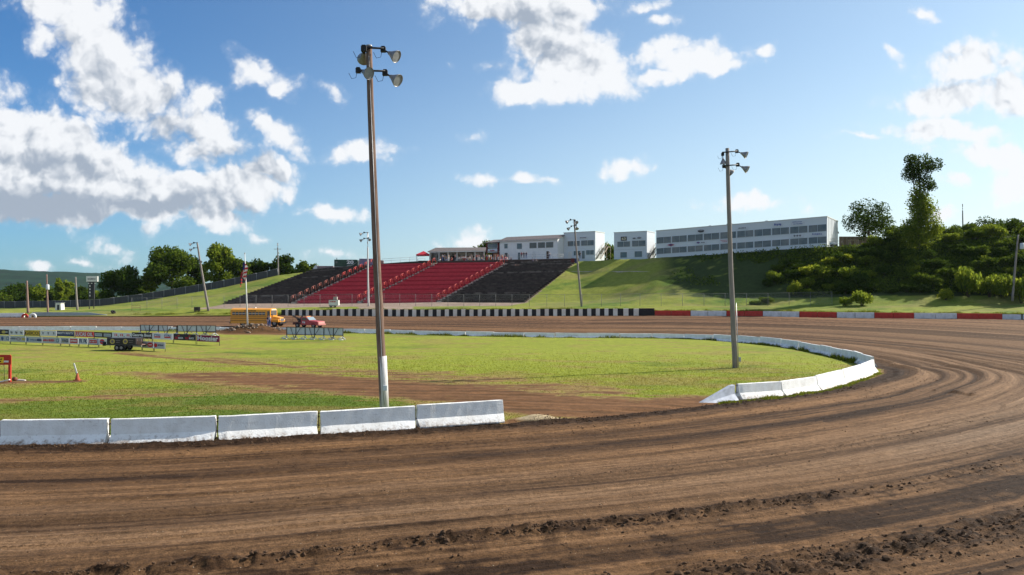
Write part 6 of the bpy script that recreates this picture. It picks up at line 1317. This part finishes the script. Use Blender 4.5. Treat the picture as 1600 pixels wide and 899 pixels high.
t = tree('tall_tree', 'tall slim tree with a round dark crown and vines climbing its trunk', base, lob, 165 * k_, .30, 5200, .17, 0, 201, gap=.36)
v, f = leaves([(-4 * k_, 0, 95 * k_, 16 * k_, 1.8, 30 * k_), (8 * k_, 0, 70 * k_, 22 * k_, 2.2, 34 * k_), (-8 * k_, 0, 40 * k_, 26 * k_, 2.2, 30 * k_), (0, 0, 60 * k_, 17 * k_, 2.0, 46 * k_), (2 * k_, 0, 98 * k_, 13 * k_, 1.5, 22 * k_), (12 * k_, 0, 85 * k_, 10 * k_, 1.2, 14 * k_), (-14 * k_, 0, 50 * k_, 14 * k_, 1.5, 20 * k_), (24 * k_, 0, 50 * k_, 16 * k_, 1.5, 20 * k_)], 12000, .18, 207, .5, .26); npmesh('climbing_vines', v, f, LEAF[2], False, t)
tl = [(1428, 352, 162, 24, 1, 'leafy tree directly behind the vine covered tree'), (1455, 350, 165, 24, 0, 'dark tree between the vine covered tree and the far pole'), (1405, 350, 156, 26, 1, 'leafy tree between the round dark tree and the vine covered tree'), (1480, 352, 158, 26, 1, 'bushy tree right of the vine covered tree'), (1540, 332, 162, 30, 0, 'dark tree rising highest right of the thin far pole'), (1578, 337, 170, 24, 0, 'open dark treetop near the right edge of the photo'),
      (1512, 347, 160, 18, 1, 'low bushy tree under the thin far pole'), (1610, 350, 158, 26, 1, 'leafy tree cut by the right edge of the photo'), (1380, 372, 158, 24, 0, 'dark low tree below the round lone tree'), (1660, 345, 160, 34, 1, 'leafy tree just outside the right edge')]
for i, (px, pt, Y, hw, lm, lab) in enumerate(tl): rt(lab, px, pt, Y, hw, lm, 120 + i, .02, 5000, .30, lob=11)
# shrubs on the bank: shared crowns, each shrub its own object
protos = []
for i in range(5):
    lob = [(0, 0, .62, .75, .75, .5)] + [(.62 * math.cos(a), .62 * math.sin(a), .45 + .4 * R.random(), .42, .42, .36) for a in [j * 1.05 + i for j in range(6)]]
    v, f = leaves(lob, 1500, .085, 300 + i, .5, .26); protos.append((v, f))
shm = []
for lm in range(4):
    for i in range(3):
        o = npmesh('foliage', protos[(lm + i) % 5][0], protos[(lm + i) % 5][1], LEAF[lm], False); shm.append(o.data); bpy.data.objects.remove(o)
st_mb = MB()
for j in range(5): st_mb.path([(0, 0, -.2), (.2 * math.cos(j * 1.3), .2 * math.sin(j * 1.3), .4), (.4 * math.cos(j * 1.3), .4 * math.sin(j * 1.3), .8)], [.035, .025, .01], 5)
stem_o = st_mb.build('stems', BARK); STEM = stem_o.data; bpy.data.objects.remove(stem_o)
def shrub(label, px, Y, r, hgt, lm, group=None, dz_=-.15):
    q = T(px, Y, dz_); t = thing('shrub', label, 'shrub', q, R.uniform(0, 6), group); t.scale = (r, r, hgt)
    for nm, d in (('foliage', shm[lm * 3 + R.randrange(3)]), ('stems', STEM)): o = bpy.data.objects.new(nm, d); COL.objects.link(o); o.parent = t
    return t
GS = 'dense shrubs covering the right bank'
def band(px): return 'below the long building' if px < 1300 else 'below the round lone tree' if px < 1400 else 'below the vine covered tree' if px < 1490 else 'near the right edge of the photo'
for i in range(125):
    f = R.random(); px = 1195 + 470 * R.random() ** .85; c = tcols(np.array([px]))[0]
    f = f if px > 1330 else f * .62; Y = c[4] - 1 + (c[6] - c[4] + 2) * f
    sz = R.uniform(1.1, 2.1) * (1 if px > 1300 else .8); lm = R.choice([0, 0, 0, 1, 1, 2]) if f < .85 else R.choice([1, 2, 2])
    shrub(f"{['dark', 'mid green', 'pale green'][lm]} shrub {['low on', 'halfway up', 'high on'][min(2, int(f * 3))]} the right bank {band(px)}", px, Y, sz, sz * R.uniform(.8, 1.25), lm, f"{['dark', 'mid green', 'pale green'][lm]} shrubs {band(px)}")
sp = [(1322, 138.5, 1.3, 1.6, 2, 'small rounded shrub on the grass strip left of its larger neighbour'), (1347, 138.5, 1.9, 2.4, 2, 'rounded bright shrub standing forward on the grass strip below the lone tree'), (1513, 139, 2.3, 4.6, 2, 'large bright shrub standing forward right of the vine covered tree'), (1478, 138.5, 1.3, 2.0, 3, 'small yellowish sapling at the foot of the bank'),
      (1546, 138, 1.8, 3.4, 2, 'bright shrub right of the large forward one'), (1566, 137, 2.0, 3.5, 2, 'bright shrub left of the leaning utility pole'), (1596, 134.5, 1.9, 4.0, 2, 'bright shrub at the foot of the leaning utility pole'), (1620, 135, 2.4, 5, 1, 'shrub cut by the right edge of the photo'),
      (1242, 149.5, 1.5, 2.6, 3, 'sunlit yellow green sapling below the right half of the long building'), (1265, 153, 2.2, 2.3, 3, 'sunlit bright shrub just under the right windows of the long building'), (1300, 153.8, 2.4, 1.7, 3, 'sunlit bright shrub below the right corner of the long building'), (1285, 151.5, 2.1, 2.6, 2, 'green shrub under the sunlit ones at the long building'),
      (1320, 153.8, 2.2, 1.5, 3, 'sunlit bright shrub right of the long building corner'), (1198, 146.5, 1.5, 1.2, 1, 'low spreading shrub at the foot of the shaded slope'), (1180, 146, 1.2, .9, 1, 'lowest spreading shrub at the foot of the shaded slope')]
for s in sp: shrub(s[5], s[0], s[1], s[2], s[3], s[4])
# ground cover on the bank
n_ = 46000; px = 1040 + 640 * NR.rand(n_) ** .8; c = tcols(px); f = NR.rand(n_); f = np.where(px < 1240, .2 + .8 * f, f - .05); Y = c[:, 4] + (c[:, 6] - c[:, 4]) * f; keep = (px > 1240) | (NR.rand(n_) < (px - 1020) / 260 * (vn(px * .03, Y * .3, 3) > .4)); px, Y = px[keep], Y[keep]; k = len(px)
z = hill_z(px, Y) + NR.rand(k) ** 1.5 * (.35 + .9 * vn(px * .05, Y * .5, 5)) * np.clip((px - 1000) / 250, .2, 1); p = np.stack([(px - 800) / F * Y, Y, z], 1); a = NR.normal(0, 1, (k, 3)); a /= np.linalg.norm(a, axis=1)[:, None]; b = np.cross(a, NR.normal(0, 1, (k, 3))); b /= np.linalg.norm(b, axis=1)[:, None]; s = .2 * NR.uniform(.6, 1.4, k)[:, None]
tag(npmesh('ground_cover', np.stack([p - a * s, p - b * s * .6, p + a * s, p + b * s * .6], 1).reshape(-1, 3), np.arange(k * 4).reshape(-1, 4), LEAF[1], False), 'tangled low weeds and creepers covering the right bank', 'ground cover', kind='stuff')
# tufts where grass meets the track wall and barriers
def tufts(pts, n, sp, h, name, label):
    pts = np.array(pts); sgl = NR.randint(0, len(pts) - 1, n); f = NR.rand(n)[:, None]; p = pts[sgl] * (1 - f) + pts[sgl + 1] * f; p[:, 1] += NR.normal(0, sp, n); p[:, 0] += NR.normal(0, sp, n); w = .025 + .03 * NR.rand(n); hh = h * NR.uniform(.3, 1.2, n) * (vn(p[:, 0] * .9, p[:, 1] * .9, 4) ** 1.5 * 1.6); t = NR.rand(n) * 6.28; v = np.empty((n, 3, 3))
    v[:, 0] = p - np.stack([w * np.cos(t), w * np.sin(t), t * 0], 1); v[:, 1] = p + np.stack([w * np.cos(t), w * np.sin(t), t * 0], 1); v[:, 2] = p + np.stack([NR.normal(0, .06, n), NR.normal(0, .06, n), hh], 1)
    tag(npmesh(name, v.reshape(-1, 3), np.arange(n * 3).reshape(-1, 3), bpy.data.materials['tuft_blade'], False), label, 'grass', kind='stuff')
pp = []
for px in range(205, 1640, 15): q = outer_pt(px); pp.append((q.x, q.y + .9, hz(px, q.y + .9)))
tufts(pp, 16000, .45, .35, 'verge_grass', 'ragged grass along the top of the outer track wall')
rim = [G(*a) for a in ((1130, 632), (1157, 628.5), (1226, 623.5), (1282, 614), (1323.5, 602.5), (1352, 592), (1374, 583))]; tufts([(q.x, q.y, ground_z(q.x, q.y)) for q in rim], 5000, .16, .13, 'rim_grass', 'grass growing along the foot of the right barriers')
i1 = np.abs(INNER - np.array([24, 57])).sum(1).argmin(); pin = [(x - .5 * (1 if y < 80 else 0), y - .55, ground_z(x, y - .8)) for x, y in INNER[i1:i1 + 140]]; tufts(pin, 12000, .15, .3, 'inner_rim_grass', 'longer grass left along the foot of the far barriers')

# ------------------------------------------------------------------ people
def body_mesh(joints, edges, radii, name):
    me = bpy.data.meshes.new(name); me.from_pydata(joints, edges, []); o = bpy.data.objects.new(name, me); COL.objects.link(o)
    sk = o.modifiers.new('skin', 'SKIN'); sk.use_smooth_shade = True
    for i, r in enumerate(radii): me.skin_vertices[0].data[i].radius = r if isinstance(r, tuple) else (r, r); me.skin_vertices[0].data[i].use_root = (i == 0)
    sb = o.modifiers.new('sub', 'SUBSURF'); sb.levels = 1; sb.render_levels = 1
    bpy.context.view_layer.update(); m2 = bpy.data.meshes.new_from_object(o.evaluated_get(bpy.context.evaluated_depsgraph_get())); bpy.data.objects.remove(o); m2.name = name; return m2
def human(pose):
    J = {'stand': dict(pel=(0, 0, .95), ch=(0, 0, 1.3), nk=(0, -.01, 1.48), hd=(0, -.03, 1.62), tp=(0, -.02, 1.72), sl=(-.18, 0, 1.40), el=(-.25, .03, 1.12), hl=(-.24, -.08, .88), sr=(.18, 0, 1.40), er=(.25, .02, 1.12), hr=(.25, -.1, .9), kl=(-.11, -.01, .5), al=(-.12, .03, .09), tl=(-.13, -.14, .04), kr=(.12, -.04, .5), ar=(.14, .02, .09), tr=(.16, -.15, .04), hpl=(-.10, 0, .9), hpr=(.10, 0, .9)),
         'sit': dict(pel=(0, 0, .12), ch=(0, -.05, .47), nk=(0, -.08, .64), hd=(0, -.11, .78), tp=(0, -.10, .88), sl=(-.18, -.05, .56), el=(-.24, -.2, .32), hl=(-.14, -.42, .26), sr=(.18, -.05, .56), er=(.24, -.2, .32), hr=(.14, -.42, .26), kl=(-.13, -.44, .14), al=(-.13, -.48, -.30), tl=(-.13, -.62, -.35), kr=(.13, -.44, .14), ar=(.13, -.46, -.30), tr=(.13, -.6, -.35), hpl=(-.10, -.03, .1), hpr=(.10, -.03, .1)),
         'bend': dict(pel=(0, .1, .9), ch=(0, -.22, 1.08), nk=(0, -.40, 1.12), hd=(0, -.52, 1.08), tp=(0, -.6, 1.05), sl=(-.18, -.3, 1.08), el=(-.22, -.36, .8), hl=(-.18, -.46, .58), sr=(.18, -.3, 1.08), er=(.22, -.36, .8), hr=(.18, -.46, .58), kl=(-.11, -.02, .5), al=(-.12, .05, .09), tl=(-.13, -.12, .04), kr=(.12, -.04, .5), ar=(.14, .02, .09), tr=(.16, -.15, .04), hpl=(-.10, .08, .86), hpr=(.10, .08, .86))}[pose]
    K = list(J); E = [('pel', 'ch'), ('ch', 'nk'), ('nk', 'hd'), ('hd', 'tp'), ('ch', 'sl'), ('sl', 'el'), ('el', 'hl'), ('ch', 'sr'), ('sr', 'er'), ('er', 'hr'), ('pel', 'hpl'), ('hpl', 'kl'), ('kl', 'al'), ('al', 'tl'), ('pel', 'hpr'), ('hpr', 'kr'), ('kr', 'ar'), ('ar', 'tr')]
    rad = dict(pel=(.15, .12), ch=(.17, .12), nk=.06, hd=.105, tp=.07, sl=.065, el=.045, hl=.04, sr=.065, er=.045, hr=.04, hpl=.095, kl=.062, al=.045, tl=.035, hpr=.095, kr=.062, ar=.045, tr=.035)
    me = body_mesh([J[k] for k in K], [(K.index(a), K.index(b)) for a, b in E], [rad[k] for k in K], 'person_' + pose)
    for _ in range(4): me.materials.append(None)
    cents = {k: Vector(J[k]) for k in K}; mi = []
    for p in me.polygons:
        c = p.center; k = min(K, key=lambda q: (cents[q] - c).length); mi.append({'hd': 0, 'tp': 3, 'nk': 0, 'hl': 0, 'hr': 0, 'el': 0 if pose != 'bend' else 1, 'er': 0 if pose != 'bend' else 1, 'ch': 1, 'sl': 1, 'sr': 1, 'tl': 3, 'tr': 3}.get(k, 2 if k in ('pel', 'hpl', 'hpr', 'kl', 'kr', 'al', 'ar') else 1))
        if k == 'hd' and c.y > cents['hd'].y + .03: mi[-1] = 3
    me.polygons.foreach_set('material_index', mi); return me
HM = {k: human(k) for k in ('stand', 'sit', 'bend')}
SKIN = mat('skin', (.45, .25, .17), .6, .1, 5); HAIR = mat('dark_hair', (.03, .02, .015), .7)
CL = {n_: mat('cloth_' + n_, c, .85, .15, 6) for n_, c in dict(white=(.62, .62, .62), navy=(.02, .025, .07), red=(.36, .03, .03), black=(.02, .02, .022), blue=(.05, .09, .22), grey=(.22, .22, .23), tan=(.33, .26, .18), pink=(.5, .25, .25)).items()}
def person(pose, loc, rz, shirt, legs, label, group=None):
    me = HM[pose]; o = bpy.data.objects.new('person', me); COL.objects.link(o); o.location = loc; o.rotation_euler = (0, 0, rz)
    for s, m in zip(o.material_slots, (SKIN, CL[shirt], CL[legs], HAIR)): s.link = 'OBJECT'; s.material = m
    return tag(o, label, 'person', group)
bb = P(418.5, 0, 116.0); person('stand', (bb.x, bb.y, ground_z(bb.x, bb.y)), 1.2, 'navy', 'blue', 'person in dark clothes standing at the door of the yellow bus')
bb = P(421.5, 0, 115.0); person('stand', (bb.x, bb.y, ground_z(bb.x, bb.y)), -.6, 'white', 'blue', 'person in a white shirt standing in front of the yellow bus door')
def seat_pt(px, py, Y): return P(px, py, Y)
ppl = [('sit', 805.5, 418.5, 189, 'pink', 'tan', 'person in a pinkish shirt sitting in the black block, left of a companion in white'), ('sit', 809.5, 419, 189, 'white', 'tan', 'person in a white shirt sitting in the black block beside a companion in pink'),
       ('sit', 833, 410.5, 192, 'blue', 'navy', 'person in blue sitting near the top of the right black block, left of two'), ('sit', 838, 410.5, 192, 'grey', 'navy', 'person in grey sitting near the top of the right black block, right of two')]
for a, px, py, Y, s1, s2, lab in ppl: person(a, P(px, py, Y), R.uniform(-.3, .3), s1, s2, lab)
person('bend', P(768.5, 421.5, 187.5), -1.2, 'white', 'navy', 'person in a white shirt bending forward on the upper red seats')
tr_ = [(815, 'red', 'navy', 'leftmost of three people standing before the white house, in red'), (818.5, 'black', 'navy', 'middle one of three people standing before the white house, in black'), (822.3, 'navy', 'blue', 'rightmost of three people standing before the white house, in navy'), (858.5, 'white', 'blue', 'person in white standing beside the brown door of the white house'), (906, 'black', 'black', 'person in black standing in the doorway of the block beside the white house')]
for px, s1, s2, lab in tr_: Y = (193.5 if px < 850 else 193.0) if px < 900 else 194.5; q = P(px, 0, Y); q.z = P(px, 404.5, Y).z; person('stand', q, R.uniform(-.5, .5), s1, s2, lab)
w5 = [720, 724, 729.5, 733.5, 717, 722, 731.5, 727]
for i, px in enumerate(w5): person('sit', P(px, 406.8 - (i % 2) * 1.2, 195.5), R.uniform(-.4, .4), 'white', ['tan', 'red', 'navy', 'tan', 'grey', 'tan', 'white', 'red'][i], 'person in a white shirt sitting in the cluster below the low pavilion', 'white shirted cluster below the low pavilion')
cols_ = ['navy', 'white', 'blue', 'grey', 'red', 'pink', 'tan']
cr = [(688, 'left'), (691.5, 'left'), (695, 'left'), (741, 'right'), (744.5, 'right'), (748, 'right'), (752, 'right'), (756, 'right'), (767, 'porch'), (770.5, 'porch'), (774, 'porch'), (777, 'porch'), (781, 'porch'), (785, 'porch'), (788.5, 'porch'), (792, 'porch'), (795, 'porch'), (736.5, 'right'), (706, 'left'), (711, 'left'), (701, 'left'), (698, 'left'), (764, 'porch'), (760.5, 'porch'), (799, 'porch'), (779, 'porch'), (783, 'porch')]
for i, (px, w) in enumerate(cr):
    c1 = cols_[i % 7]; pl = {'left': 'left posts', 'right': 'right posts', 'porch': ''}[w]
    where = f'near the {pl} of the low pavilion' if pl else 'at the foot of the porch of the white house'
    person('stand' if i % 3 else 'sit', P(px, 408.3 - (1.5 if i % 3 == 0 else 0), 195 + (i % 3)), R.uniform(-1.5, 1.5), c1, cols_[(i + 1) % 5], f'person in {c1} {"standing" if i % 3 else "sitting"} {where}', f'people in {c1} {"standing" if i % 3 else "sitting"} {where}')
# ------------------------------------------------------------------ thin summer haze in the air
hzb = MB().box((-900, 1700, 88), (7400, 4600, 182)).build('haze', None)
hm = bpy.data.materials.new('haze_air'); hm.use_nodes = True; nt = hm.node_tree; nt.nodes.clear(); o_ = nt.nodes.new('ShaderNodeOutputMaterial'); pv = nt.nodes.new('ShaderNodeVolumePrincipled')
pv.inputs['Color'].default_value = (.72, .84, 1, 1); pv.inputs['Density'].default_value = .00003; pv.inputs['Anisotropy'].default_value = .2; nt.links.new(pv.outputs[0], o_.inputs['Volume'])
hzb.data.materials.clear(); hzb.data.materials.append(hm); tag(hzb, 'thin bluish summer haze in the air', 'haze', kind='stuff')
